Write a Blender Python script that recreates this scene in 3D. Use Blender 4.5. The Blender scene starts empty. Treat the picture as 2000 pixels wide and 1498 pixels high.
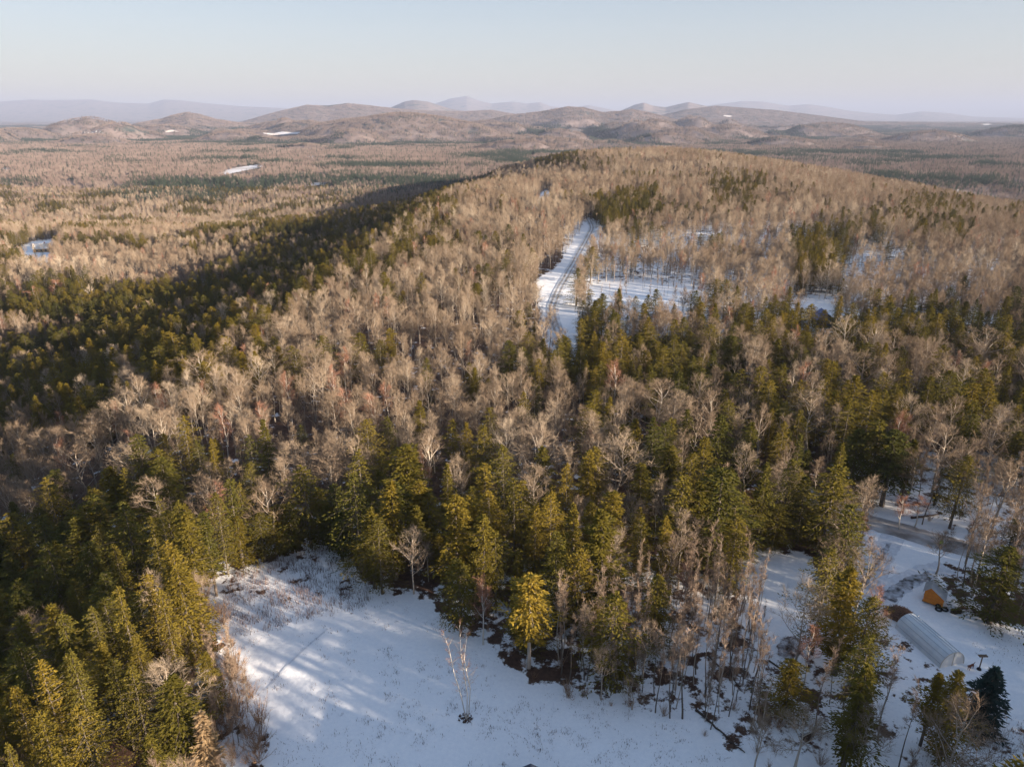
import bpy, bmesh, math, random
import numpy as np
from mathutils import Vector, Matrix
SC = bpy.context.scene
COL = SC.collection
R = math.radians

# ------------------------------------------------------------------ camera
CAM_H, PITCH, FPX = 65.0, R(20.5), 1387.0
cam_d = bpy.data.cameras.new("camera"); cam = bpy.data.objects.new("camera", cam_d); COL.objects.link(cam)
cam.location = (0, 0, CAM_H); cam.rotation_euler = (math.pi/2 - PITCH, 0, 0)
cam_d.sensor_width = 36.0; cam_d.lens = 36.0*FPX/2000.0; cam_d.clip_start = 0.5; cam_d.clip_end = 150000
SC.camera = cam
# ------------------------------------------------------------------ sky, sun, exposure
SUN_EL = R(11.0)
SUN_H = Vector((0.875, -0.484, 0)).normalized()
SUN_V = Vector((SUN_H.x*math.cos(SUN_EL), SUN_H.y*math.cos(SUN_EL), math.sin(SUN_EL)))
W = bpy.data.worlds.new("World"); SC.world = W; W.use_nodes = True
nt = W.node_tree; bg = nt.nodes["Background"]
sky = nt.nodes.new("ShaderNodeTexSky"); sky.sky_type = 'NISHITA'; sky.sun_disc = False
sky.sun_elevation = SUN_EL; sky.sun_rotation = math.atan2(SUN_H.x, SUN_H.y)
sky.altitude = 400; sky.air_density = 1.0; sky.dust_density = 1.0; sky.ozone_density = 1.5
hsv = nt.nodes.new("ShaderNodeHueSaturation"); hsv.inputs["Saturation"].default_value = 1.75
gam = nt.nodes.new("ShaderNodeGamma"); gam.inputs[1].default_value = 0.38
tint = nt.nodes.new("ShaderNodeMix"); tint.data_type = 'RGBA'; tint.blend_type = 'MULTIPLY'; tint.inputs[0].default_value = 1.0; tint.inputs[7].default_value = (1.04, 0.96, 1.0, 1)
nt.links.new(sky.outputs[0], gam.inputs[0]); nt.links.new(gam.outputs[0], hsv.inputs["Color"]); nt.links.new(hsv.outputs[0], tint.inputs[6])
nt.links.new(tint.outputs[2], bg.inputs[0]); bg.inputs[1].default_value = 0.090
sun_d = bpy.data.lights.new("sun", 'SUN'); sun_d.energy = 5.0; sun_d.angle = R(0.5); sun_d.color = (1.0, 0.83, 0.64)
sun = bpy.data.objects.new("sun", sun_d); COL.objects.link(sun)
sun.rotation_euler = SUN_V.to_track_quat('Z', 'Y').to_euler(); sun.location = SUN_V*400
SC.view_settings.view_transform = 'Standard'; SC.view_settings.look = 'None'
SC.view_settings.exposure = 2.3; SC.view_settings.gamma = 1.0
SC.render.engine = 'CYCLES'
cy = SC.cycles
cy.max_bounces = 5; cy.diffuse_bounces = 3; cy.glossy_bounces = 1; cy.transmission_bounces = 1
cy.volume_bounces = 0; cy.transparent_max_bounces = 4; cy.caustics_reflective = False; cy.caustics_refractive = False
cy.use_denoising = True
HAZE_DENSITY = 6.0e-5; HAZE_COLOR = (0.34, 0.40, 0.57)

# ------------------------------------------------------------------ small maths
CP, SP = math.cos(PITCH), math.sin(PITCH)
def ray(u, v):
    a = (u-1000)/FPX; b = -(v-749)/FPX
    return np.array((a, b*SP + CP, b*CP - SP))
def project(x, y, z):
    x = np.asarray(x, float); y = np.asarray(y, float); z = np.asarray(z, float)-CAM_H
    d = y*CP - z*SP; d = np.where(d < 1, 1, d); up = y*SP + z*CP
    return 1000 + FPX*x/d, 749 - FPX*up/d, d
def smooth(t):
    t = np.clip(t, 0, 1); return t*t*(3-2*t)
def hash2(ix, iy, seed):
    n = (ix.astype(np.int64)*374761393 + iy.astype(np.int64)*668265263 + seed*974711) & 0x7fffffff
    n = ((n ^ (n >> 13))*1274126177) & 0x7fffffff
    return ((n ^ (n >> 16)) & 0xffff)/65535.0
def vnoise(x, y, seed=0):
    ix = np.floor(x); iy = np.floor(y); fx = x-ix; fy = y-iy
    fx = fx*fx*(3-2*fx); fy = fy*fy*(3-2*fy)
    a = hash2(ix, iy, seed); b = hash2(ix+1, iy, seed); c = hash2(ix, iy+1, seed); d = hash2(ix+1, iy+1, seed)
    return (a+(b-a)*fx)*(1-fy) + (c+(d-c)*fx)*fy
def fbm(x, y, seed=0, o=4):
    s = 0; a = .5
    for k in range(o):
        s = s + a*vnoise(x*2**k, y*2**k, seed+k*17); a *= .5
    return s*2 - 1 + .06
def inpoly(u, v, poly):
    u = np.asarray(u, float); v = np.asarray(v, float); r = np.zeros(u.shape, bool)
    n = len(poly)
    for i in range(n):
        x0, y0 = poly[i]; x1, y1 = poly[(i+1) % n]
        if y0 == y1: continue
        c = ((y0 > v) != (y1 > v)) & (u < (x1-x0)*(v-y0)/(y1-y0)+x0)
        r ^= c
    return r

# ------------------------------------------------------------------ terrain height
TS = np.array([-1.6, -.5, -.2, .1, .3, .5, 1.6])
TY = np.log(np.array([1000, 1500, 2300, 3500, 5000, 7000, 10000, 20000, 60000.]))
TZ = np.array([[-55, -140, -145, -85, -48, -45, -35, -10, 10],
               [-55, -140, -145, -85, -48, -45, -35, -10, 10],
               [-50, -130, -130, -70, -42, -40, -30, -10, 10],
               [0, -60, -110, -55, -18, -12, -20, -10, 10],
               [0, -75, -135, -88, -45, -40, -30, -10, 10],
               [-90, -140, -148, -115, -75, -60, -40, -10, 10],
               [-90, -140, -148, -115, -75, -60, -40, -10, 10.]])
def table(s, ly):
    i = np.clip(np.searchsorted(TS, s)-1, 0, len(TS)-2); j = np.clip(np.searchsorted(TY, ly)-1, 0, len(TY)-2)
    fs = smooth((s-TS[i])/(TS[i+1]-TS[i])); fy = np.clip((ly-TY[j])/(TY[j+1]-TY[j]), 0, 1)
    return (TZ[i, j]*(1-fs)+TZ[i+1, j]*fs)*(1-fy) + (TZ[i, j+1]*(1-fs)+TZ[i+1, j+1]*fs)*fy
# skylines: (distance, depth of the slope, [(u, v) ...]) turned into world heights over the slope x/y
SKY = [(26000, 3800, [(-400, 214), (0, 199), (60, 195), (100, 196), (180, 195), (230, 201), (290, 203), (320, 195), (350, 196), (400, 202), (470, 208), (560, 212),
                      (640, 226), (720, 228), (800, 216), (850, 203), (880, 193), (912, 188), (935, 197), (960, 203), (1000, 199), (1030, 203), (1055, 200), (1075, 208),
                      (1110, 212), (1150, 206), (1190, 214), (1240, 226), (1300, 226), (1380, 207), (1450, 198), (1490, 199), (1540, 207), (1580, 204), (1610, 208),
                      (1660, 217), (1710, 222), (1750, 225), (1800, 218), (1850, 221), (1900, 228), (2000, 231), (2500, 231)]),
       (13500, 1900, [(-400, 240), (640, 240), (720, 228), (760, 212), (790, 199), (808, 196), (835, 199), (880, 213), (940, 222), (1000, 240), (1180, 240), (1215, 216), (1240, 205), (1258, 201), (1275, 207),
                      (1300, 210), (1345, 200), (1385, 209), (1450, 224), (1530, 236), (2500, 240)]),
       (9500, 1300, [(-400, 252), (420, 252), (480, 236), (530, 221), (560, 214), (600, 205), (640, 207), (680, 202), (720, 206), (770, 212), (830, 216), (900, 218), (960, 215), (1010, 224), (1090, 252),
                     (1240, 252), (1290, 226), (1340, 214), (1400, 207), (1440, 210), (1520, 216), (1600, 226), (1690, 238), (1850, 240), (2500, 244)]),
       (6800, 800, [(-400, 262), (200, 262), (270, 240), (315, 232), (340, 224), (365, 219), (390, 223), (420, 232), (470, 240), (540, 262), (880, 262), (930, 238), (1000, 224), (1060, 217), (1110, 208), (1140, 210),
                    (1175, 219), (1210, 217), (1235, 213), (1265, 219), (1330, 236), (1420, 252), (2500, 262)])]
SKYL = []
for Yd, wd, pts in SKY:
    ss, zz = [], []
    for u, v in pts:
        d = ray(u, v); ss.append(d[0]/d[1]); zz.append(CAM_H + d[2]/d[1]*Yd - (12 if Yd < 10000 else 0))
    SKYL.append((Yd, wd, np.array(ss), np.array(zz)))
# rounded wooded hills in the middle distance: (u, v) of the top, distance, half widths
HILLS = []
for u, v, Yd, sx, sy in ((30, 256, 4300, 420, 330), (180, 268, 3500, 330, 260), (320, 250, 4900, 420, 300), (450, 262, 3900, 330, 280), (545, 244, 5300, 480, 300), (590, 286, 2950, 250, 210), (70, 306, 2500, 270, 210), (260, 322, 2200, 230, 190), (420, 304, 2600, 250, 200), (520, 330, 2100, 200, 170), (690, 258, 3500, 260, 240), (-60, 286, 3000, 300, 240),
                         (950, 242, 5200, 430, 300), (1090, 258, 3900, 320, 270), (1215, 246, 4700, 430, 280), (1300, 266, 3500, 330, 250), (1420, 250, 4300, 420, 280), (1530, 272, 3300, 330, 240), (1620, 246, 4900, 480, 300), (1700, 286, 2900, 320, 220), (1820, 262, 3800, 420, 280), (1930, 300, 2600, 300, 210), (1990, 252, 4700, 430, 300), (1780, 318, 2300, 240, 180)):
    d_ = ray(u, v-8); HILLS.append((d_[0]/d_[1]*Yd, float(Yd), CAM_H+d_[2]/d_[1]*Yd-13, sx, sy))
XE_Y = [-400, 0, 60, 100, 140, 170, 235, 400, 580, 850, 1200]; XE_X = [-46, -44, -45, -54, -74, -72, -64, -56, -47, -30, -5]
DL_Y = [0, 100, 250, 400, 600, 800, 1000]; DL_D = [36, 34, 29, 30, 35, 41, 48]
def height(x, y):
    x = np.asarray(x, float); y = np.asarray(y, float)
    yy = np.maximum(y, 50.0); s = np.clip(x/np.maximum(yy, 1), -1.6, 1.6); ly = np.log(yy)
    n = 15*np.exp(-((x-215)/230)**2-((y-1000)/330)**2) - 20*smooth((130-x)/190)*smooth((y-560)/380) + 2.0*np.exp(-((x-30)/160)**2-((y-480)/160)**2)
    xe = np.interp(y, XE_Y, XE_X)
    dd = np.maximum(xe-x, 0); n = n - np.interp(y, DL_Y, DL_D)*(1-np.exp(-dd/np.interp(y, [60, 130, 200], [62, 90, 105]))) + smooth(dd/120)*(9*fbm(x/150+2.2, y/190, 61, 3)+3*fbm(x/50, y/60, 63, 2))
    n = n - 15*smooth((x-210)/230.0) - 120*smooth((x-370)/650.0)
    far = smooth((np.hypot(x*.3, y)-1000)/560.0)
    loc = smooth((np.hypot(x, y)-130)/200.0)
    if not np.any(far > 0):
        return n + loc*2.2*fbm(x/70, y/70, 33, 3) + .25*fbm(x/14, y/14, 44, 2)
    t = table(s, ly)
    und = smooth((yy-1300)/1700.0)*(1-.8*np.exp(-((x+590)/520)**2-((y-4100)/650)**2))
    t = t + und*(1-.75*smooth((yy-5200)/2500))*(130*fbm(x/1300+3.1, y/760+1.7, 5, 3) + 190*fbm(x/430, y/520, 15, 3)*(1-.8*np.exp(-((x+590)/700)**2-((y-4200)/800)**2)) - 60*np.abs(fbm(x/520, y/430, 9, 3)))
    # the wooded knoll in the middle distance
    kn = np.exp(-(np.abs((x+590)/520)**1.8)-((y-4200)/470)**2); t = t + 134*kn + 20*np.exp(-((x+950)/420)**2-((y-4350)/420)**2)
    for hx, hy, hz_, sx, sy in HILLS:
        wob = 1+.25*fbm(x/260+hx, y/260, 27, 3)
        h = -165+(hz_+165)*np.exp(-(((x-hx)/sx)**2+((y-hy)/sy)**2)*wob)
        t = np.maximum(t, h) + 4.5*np.maximum(0, 1-np.abs(t-h)/18.0)**2
    for Yd, wd, ss, zz in SKYL:
        zc = np.interp(s, ss, zz)
        f = np.exp(-((yy-Yd)/wd)**2)
        rid = 1 + .22*fbm(x/(wd*.35), y/(wd*.9), 21, 4)*(1-f)
        bs = 170.0 if Yd < 6000 else 60.0; h = (zc+bs)*f*(1+(rid-1)*(.35 if Yd < 6000 else 1)) - bs
        k = 14.0
        t = np.maximum(t, h) + k*.25*np.maximum(0, 1-np.abs(t-h)/k)**2
    z = n*(1-far) + t*far
    z = z + loc*2.2*fbm(x/70, y/70, 33, 3)*(1-far) + .25*fbm(x/14, y/14, 44, 2)*(1-far)
    return z
def ground_at(u, v, lift=0.0):
    d = ray(u, v); c = np.array((0, 0, CAM_H))
    for ts in (np.geomspace(20, 950, 420), np.geomspace(940, 45000, 800)):
        P = c + d[None, :]*ts[:, None]
        g = P[:, 2] - height(P[:, 0], P[:, 1]) - lift
        k = np.argmax(g < 0)
        if (g < 0).any(): break
    else: return None
    lo, hi = ts[k-1], ts[k]
    for _ in range(24):
        m = (lo+hi)/2; p = c+d*m
        if p[2]-float(height(p[0], p[1]))-lift < 0: hi = m
        else: lo = m
    p = c+d*hi
    return np.array((p[0], p[1], float(height(p[0], p[1]))))
def gpoly(px): return [ground_at(u, v) for u, v in px]

# ------------------------------------------------------------------ materials
def mat(name, color, rough=.9, var=None, rnd=0.0, scale=4.0, spec=.2, bump=0.0, bscale=20.0, metallic=0.0):
    """principled material; var = second colour mixed by noise; rnd = per-object brightness spread"""
    m = bpy.data.materials.new(name); m.use_nodes = True; t = m.node_tree; b = t.nodes["Principled BSDF"]
    b.inputs["Roughness"].default_value = rough; b.inputs["Metallic"].default_value = metallic
    b.inputs["Specular IOR Level"].default_value = spec
    src = None
    if var:
        co = t.nodes.new("ShaderNodeTexCoord"); no = t.nodes.new("ShaderNodeTexNoise"); no.inputs["Scale"].default_value = scale; no.inputs["Detail"].default_value = 4
        t.links.new(co.outputs["Object"], no.inputs["Vector"])
        mr = t.nodes.new("ShaderNodeMapRange"); mr.inputs[1].default_value = .35; mr.inputs[2].default_value = .65
        t.links.new(no.outputs[0], mr.inputs[0])
        mx = t.nodes.new("ShaderNodeMix"); mx.data_type = 'RGBA'
        mx.inputs[6].default_value = (*color, 1); mx.inputs[7].default_value = (*var, 1)
        t.links.new(mr.outputs[0], mx.inputs[0]); src = mx.outputs[2]
    if rnd:
        oi = t.nodes.new("ShaderNodeObjectInfo"); mr = t.nodes.new("ShaderNodeMapRange")
        mr.inputs[3].default_value = 1-rnd; mr.inputs[4].default_value = 1+rnd
        t.links.new(oi.outputs["Random"], mr.inputs[0])
        mu = t.nodes.new("ShaderNodeVectorMath"); mu.operation = 'SCALE'
        if src: t.links.new(src, mu.inputs[0])
        else: mu.inputs[0].default_value = color
        t.links.new(mr.outputs[0], mu.inputs["Scale"]); src = mu.outputs[0]
    if src: t.links.new(src, b.inputs["Base Color"])
    else: b.inputs["Base Color"].default_value = (*color, 1)
    if bump:
        no = t.nodes.new("ShaderNodeTexNoise"); no.inputs["Scale"].default_value = bscale; no.inputs["Detail"].default_value = 5
        co = t.nodes.new("ShaderNodeTexCoord"); t.links.new(co.outputs["Object"], no.inputs["Vector"])
        bu = t.nodes.new("ShaderNodeBump"); bu.inputs["Strength"].default_value = bump; bu.inputs["Distance"].default_value = .1
        t.links.new(no.outputs[0], bu.inputs["Height"]); t.links.new(bu.outputs[0], b.inputs["Normal"])
    return m
def crown_mat(name, stops, trans=0.0):
    """diffuse crown whose tint is drawn per tree from a colour ramp"""
    m = bpy.data.materials.new(name); m.use_nodes = True; t = m.node_tree; t.nodes.remove(t.nodes["Principled BSDF"])
    out = [n for n in t.nodes if n.type == 'OUTPUT_MATERIAL'][0]
    oi = t.nodes.new("ShaderNodeObjectInfo"); cr = t.nodes.new("ShaderNodeValToRGB"); e = cr.color_ramp.elements
    n = len(stops)
    e[0].position = 0; e[0].color = (*stops[0], 1); e[1].position = 1; e[1].color = (*stops[-1], 1)
    for i in range(1, n-1):
        q = e.new(i/(n-1)); q.color = (*stops[i], 1)
    no = t.nodes.new("ShaderNodeTexNoise"); no.inputs["Scale"].default_value = .016; no.inputs["Detail"].default_value = 3; t.links.new(oi.outputs["Location"], no.inputs["Vector"])
    mr = t.nodes.new("ShaderNodeMapRange"); mr.inputs[1].default_value = .32; mr.inputs[2].default_value = .68; t.links.new(no.outputs[0], mr.inputs[0])
    mxf = t.nodes.new("ShaderNodeMix"); mxf.inputs[0].default_value = .5; t.links.new(oi.outputs["Random"], mxf.inputs[2]); t.links.new(mr.outputs[0], mxf.inputs[3])
    t.links.new(mxf.outputs[0], cr.inputs[0])
    d = t.nodes.new("ShaderNodeBsdfDiffuse"); t.links.new(cr.outputs[0], d.inputs[0])
    if trans:
        tr = t.nodes.new("ShaderNodeBsdfTranslucent"); t.links.new(cr.outputs[0], tr.inputs[0])
        mx = t.nodes.new("ShaderNodeMixShader"); mx.inputs[0].default_value = trans
        t.links.new(d.outputs[0], mx.inputs[1]); t.links.new(tr.outputs[0], mx.inputs[2]); t.links.new(mx.outputs[0], out.inputs[0])
    else: t.links.new(d.outputs[0], out.inputs[0])
    return m
M = {}
M['hemlock'] = crown_mat('hemlock_needles', [(.046, .052, .016), (.080, .074, .017), (.118, .095, .018), (.160, .117, .020), (.205, .144, .023)], .08)
M['spruce'] = crown_mat('spruce_needles', [(.026, .044, .040), (.030, .050, .044)], .1)
M['larch'] = crown_mat('larch_twigs', [(.30, .21, .12), (.27, .19, .11)], .1)
M['twig'] = crown_mat('bare_twigs', [(.140, .102, .074), (.185, .138, .100), (.235, .178, .130), (.295, .235, .176), (.40, .335, .262)])
M['bark'] = crown_mat('grey_bark', [(.20, .17, .145), (.32, .275, .23), (.46, .41, .35)])
M['young'] = crown_mat('young_twigs', [(.21, .15, .11), (.27, .20, .15), (.19, .135, .10)])
M['shrub'] = crown_mat('shrub_twigs', [(.24, .145, .09), (.30, .195, .125), (.20, .12, .08)])
M['birch'] = crown_mat('white_birch_bark', [(.52, .48, .43), (.44, .41, .37)])
M['birchtwig'] = crown_mat('birch_twigs', [(.26, .14, .10), (.24, .13, .09)])
M['dark_bark'] = crown_mat('dark_bark', [(.10, .085, .07), (.13, .11, .095)])
M['farbare'] = crown_mat('far_bare_twigs', [(.125, .096, .088), (.16, .122, .108), (.19, .148, .132), (.23, .185, .162)])  # mauve cast in the colour stands in for part of the haze
M['farcon'] = crown_mat('far_needles', [(.034, .048, .036), (.046, .060, .040), (.028, .042, .034)], .1)  # bluish cast puts some distance haze into the needle colour

def ground_mat():
    m = bpy.data.materials.new('winter_ground'); m.use_nodes = True; t = m.node_tree; L = t.links; N = t.nodes.new
    b = t.nodes["Principled BSDF"]; b.inputs["Roughness"].default_value = .85; b.inputs["Specular IOR Level"].default_value = .15
    g = N("ShaderNodeNewGeometry")
    def noise(sc, det=5, rough=.6):
        n = N("ShaderNodeTexNoise"); n.inputs["Scale"].default_value = sc; n.inputs["Detail"].default_value = det; n.inputs["Roughness"].default_value = rough
        L.new(g.outputs["Position"], n.inputs["Vector"]); return n.outputs[0]
    def mrange(src, a, c, lo=0, hi=1):
        r = N("ShaderNodeMapRange"); r.inputs[1].default_value = a; r.inputs[2].default_value = c; r.inputs[3].default_value = lo; r.inputs[4].default_value = hi
        L.new(src, r.inputs[0]); return r.outputs[0]
    def mix(f, c0, c1):
        x = N("ShaderNodeMix"); x.data_type = 'RGBA'; L.new(f, x.inputs[0])
        for k, c in ((6, c0), (7, c1)):
            if isinstance(c, tuple): x.inputs[k].default_value = (*c, 1)
            else: L.new(c, x.inputs[k])
        return x.outputs[2]
    at = N("ShaderNodeAttribute"); at.attribute_name = 'snow'
    af = N("ShaderNodeAttribute"); af.attribute_name = 'far'
    n1 = noise(.35, 8, .68); n2 = noise(2.2, 4); 
    ad = N("ShaderNodeMath"); ad.operation = 'ADD'; L.new(n1, ad.inputs[0]); L.new(at.outputs["Fac"], ad.inputs[1])
    cov = mrange(ad.outputs[0], .985, 1.03)
    snow = mix(mrange(n2, .3, .7), (.88, .885, .91), (.80, .815, .86))
    litter = mix(mrange(noise(1.3, 6, .7), .35, .65), (.055, .032, .024), (.115, .066, .045))
    near = mix(cov, litter, snow)
    # far woods seen as a fuzzy brown and dark-green cover
    bare = mix(mrange(noise(.02, 8, .75), .35, .65), (.15, .118, .11), (.20, .16, .15))
    woods = mix(mrange(noise(.0042, 7, .7), .52, .62), bare, (.035, .05, .045))
    L.new(mix(af.outputs["Fac"], near, woods), b.inputs["Base Color"])
    bu = N("ShaderNodeBump"); bu.inputs["Strength"].default_value = .35; bu.inputs["Distance"].default_value = .25
    hsum = N("ShaderNodeMath"); hsum.operation = 'MULTIPLY_ADD'; L.new(noise(.16, 3, .5), hsum.inputs[0]); hsum.inputs[1].default_value = 4.0; L.new(noise(.9, 6, .62), hsum.inputs[2])
    L.new(hsum.outputs[0], bu.inputs["Height"]); L.new(bu.outputs[0], b.inputs["Normal"])
    return m
M['ground'] = ground_mat()
M['snow'] = mat('packed_snow', (.80, .82, .86), .8, (.70, .72, .77), scale=.6, bump=.2, bscale=1.2)

# ------------------------------------------------------------------ mesh helpers
class MB:
    def __init__(s): s.v = []; s.f = []; s.m = []
    def quad(s, a, b, c, d, m=0):
        n = len(s.v); s.v += [a, b, c, d]; s.f.append((n, n+1, n+2, n+3)); s.m.append(m)
    def tri(s, a, b, c, m=0):
        n = len(s.v); s.v += [a, b, c]; s.f.append((n, n+1, n+2)); s.m.append(m)
    def tube(s, pts, rad, k=5, cap=True, m=0):
        pts = [np.asarray(p, float) for p in pts]; n0 = len(s.v); np_ = len(pts)
        for i, p in enumerate(pts):
            t = pts[min(i+1, np_-1)]-pts[max(i-1, 0)]; L = np.linalg.norm(t); t = t/(L if L > 1e-9 else 1)
            ref = np.array((1., 0, 0)) if abs(t[0]) < .8 else np.array((0, 1., 0))
            a = np.cross(t, ref); a /= np.linalg.norm(a); b = np.cross(t, a)
            for j in range(k):
                th = 2*math.pi*j/k; q = p + rad[i]*(math.cos(th)*a+math.sin(th)*b); s.v.append(tuple(q))
        for i in range(np_-1):
            for j in range(k):
                s.f.append((n0+i*k+j, n0+i*k+(j+1) % k, n0+(i+1)*k+(j+1) % k, n0+(i+1)*k+j)); s.m.append(m)
        if cap and k > 3:
            s.f.append(tuple(n0+j for j in range(k))[::-1]); s.m.append(m)
            s.f.append(tuple(n0+(np_-1)*k+j for j in range(k))); s.m.append(m)
    def box(s, c, d, rz=0.0, m=0):
        cx, cy_, cz = c; dx, dy, dz = d[0]/2, d[1]/2, d[2]/2; co, si = math.cos(rz), math.sin(rz); n = len(s.v)
        for z in (-dz, dz):
            for x, y in ((-dx, -dy), (dx, -dy), (dx, dy), (-dx, dy)):
                s.v.append((cx+x*co-y*si, cy_+x*si+y*co, cz+z))
        for f in ((3, 2, 1, 0), (4, 5, 6, 7), (0, 1, 5, 4), (1, 2, 6, 5), (2, 3, 7, 6), (3, 0, 4, 7)):
            s.f.append(tuple(n+i for i in f)); s.m.append(m)
    def poly(s, pts, m=0):
        n = len(s.v); s.v += [tuple(p) for p in pts]; s.f.append(tuple(range(n, n+len(pts)))); s.m.append(m)
    def mesh(s, name, mats):
        me = bpy.data.meshes.new(name); me.from_pydata([tuple(map(float, p)) for p in s.v], [], s.f)
        for q in (mats if isinstance(mats, (list, tuple)) else [mats]): me.materials.append(q)
        if any(s.m): me.polygons.foreach_set('material_index', s.m)
        me.update(); return me
    def join(s, o, off=(0, 0, 0), sc=1.0, rz=0.0, m=None):
        n = len(s.v); co, si = math.cos(rz)*sc, math.sin(rz)*sc
        s.v += [(p[0]*co-p[1]*si+off[0], p[0]*si+p[1]*co+off[1], p[2]*sc+off[2]) for p in o.v]
        s.f += [tuple(i+n for i in f) for f in o.f]; s.m += (o.m if m is None else [m]*len(o.f))
def link(name, me, parent=None):
    o = bpy.data.objects.new(name, me); COL.objects.link(o)
    if parent is not None: o.parent = parent
    return o
def tag(o, label=None, cat=None, group=None, kind=None):
    if label: o['label'] = label
    if cat: o['category'] = cat
    if group: o['group'] = group
    if kind: o['kind'] = kind
    return o
def thing(name, label, cat, loc, rz=0.0, group=None):
    o = bpy.data.objects.new(name, None); COL.objects.link(o); o.location = loc; o.rotation_euler = (0, 0, rz); o.empty_display_size = .3
    return tag(o, label, cat, group)

# ------------------------------------------------------------------ ground sheet
MEADOW = [(425, 1180), (455, 1120), (560, 1085), (640, 1060), (690, 1090), (700, 1140), (760, 1165), (830, 1172), (870, 1215), (900, 1250), (960, 1275), (1000, 1330), (1060, 1352), (1130, 1352), (1220, 1385),
          (1300, 1402), (1400, 1445), (1430, 1500), (1700, 1900), (300, 1900), (500, 1550), (545, 1498), (522, 1420), (492, 1330), (462, 1250)]
YARD = [(1640, 1160), (1690, 1075), (1725, 1045), (1800, 1064), (1835, 1080), (1820, 1110), (1835, 1140), (1870, 1195), (1935, 1222), (2080, 1235), (2080, 1440), (1990, 1430), (1965, 1395), (1905, 1325), (1870, 1310), (1780, 1225), (1720, 1215), (1690, 1190)]
SUNNY = [(1440, 1080), (1590, 1085), (1580, 1150), (1570, 1280), (1500, 1275), (1450, 1190)]
VERGE = [(1048, 545), (1085, 528), (1125, 470), (1148, 432), (1190, 450), (1165, 485), (1135, 540), (1118, 590), (1135, 660), (1120, 705), (1095, 715), (1062, 660), (1050, 600)]
GLADE = [(1140, 600), (1150, 562), (1185, 550), (1230, 557), (1262, 548), (1300, 561), (1345, 556), (1372, 575), (1348, 592), (1388, 612), (1380, 640), (1330, 630), (1290, 652), (1240, 638), (1195, 655), (1150, 640)]
GLADE2 = [(1525, 590), (1600, 585), (1650, 602), (1630, 640), (1560, 648)]
HOUSEYARD = [(10, 496), (45, 482), (66, 472), (112, 468), (124, 482), (106, 496), (98, 522), (70, 508), (38, 518), (30, 504)]
FARROAD = [(1040, 408), (1062, 372), (1080, 378), (1064, 410)]
ROADSIDE = [(1600, 970), (1660, 978), (1740, 998), (1850, 1035), (2050, 1085), (2050, 1130), (1960, 1115), (1840, 1086), (1760, 1064), (1690, 1040), (1620, 1005)]
STRIPS = [[(1190, 500), (1390, 470), (1400, 500), (1200, 535)], [(1620, 500), (1750, 490), (1740, 570), (1640, 570)]]
PATCHY = [(700, 640), (1060, 640), (1060, 720), (700, 740)]
CLEAR = [MEADOW, YARD, SUNNY, VERGE, GLADE, GLADE2, HOUSEYARD, FARROAD, ROADSIDE]
def snow_cover(x, y):
    z = height(x, y); u, v, d = project(x, y, z)
    s = np.where(v < 1000, .405, .44)*np.ones(np.shape(x)) + .06*fbm(np.asarray(x)/25, np.asarray(y)/25, 71, 2)
    for P in CLEAR:
        s = np.where(inpoly(u, v, P) & (np.asarray(y) > 20), .80, s)
    s = np.where((np.asarray(y) < 58) & (np.asarray(x) < 40) & (np.asarray(x) > -25), .80, s)
    s = np.where((u > 1440) & (v > 1190) & (s < .7), .57, s)
    s = np.where((u > 380) & (u < 570) & (v > 1120) & (s < .7), .57, s)
    s = np.where((u > 1060) & (u < 1600) & (v > 1110) & (v < 1500) & (s < .7), .53, s)
    s = np.where((u > 1100) & (u < 1960) & (v > 430) & (v < 660) & (s < .7), .56, s)
    s = np.where((u > 1650) & (v > 880) & (v < 1120) & (s < .7), .56, s)
    s = np.where((u > 430) & (u < 700) & (v > 1060) & (v < 1200) & (s > .7), .60, s)
    s = np.where((u > 1780) & (v > 1395) & (s < .9), .60, s)
    for P in ([(1900, 1207), (1950, 1220), (2015, 1224), (2015, 1185), (1930, 1195)], [(1462, 1050), (1530, 1062), (1600, 1075), (1600, 1058), (1500, 1040)]):
        s = np.where(inpoly(u, v, P), .3, s)
    edge = (u > 780) & (u < 1240) & (v > 1160) & (v < 1400) & (s < .7)
    s = np.where(edge, .475, s)
    return s
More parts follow.
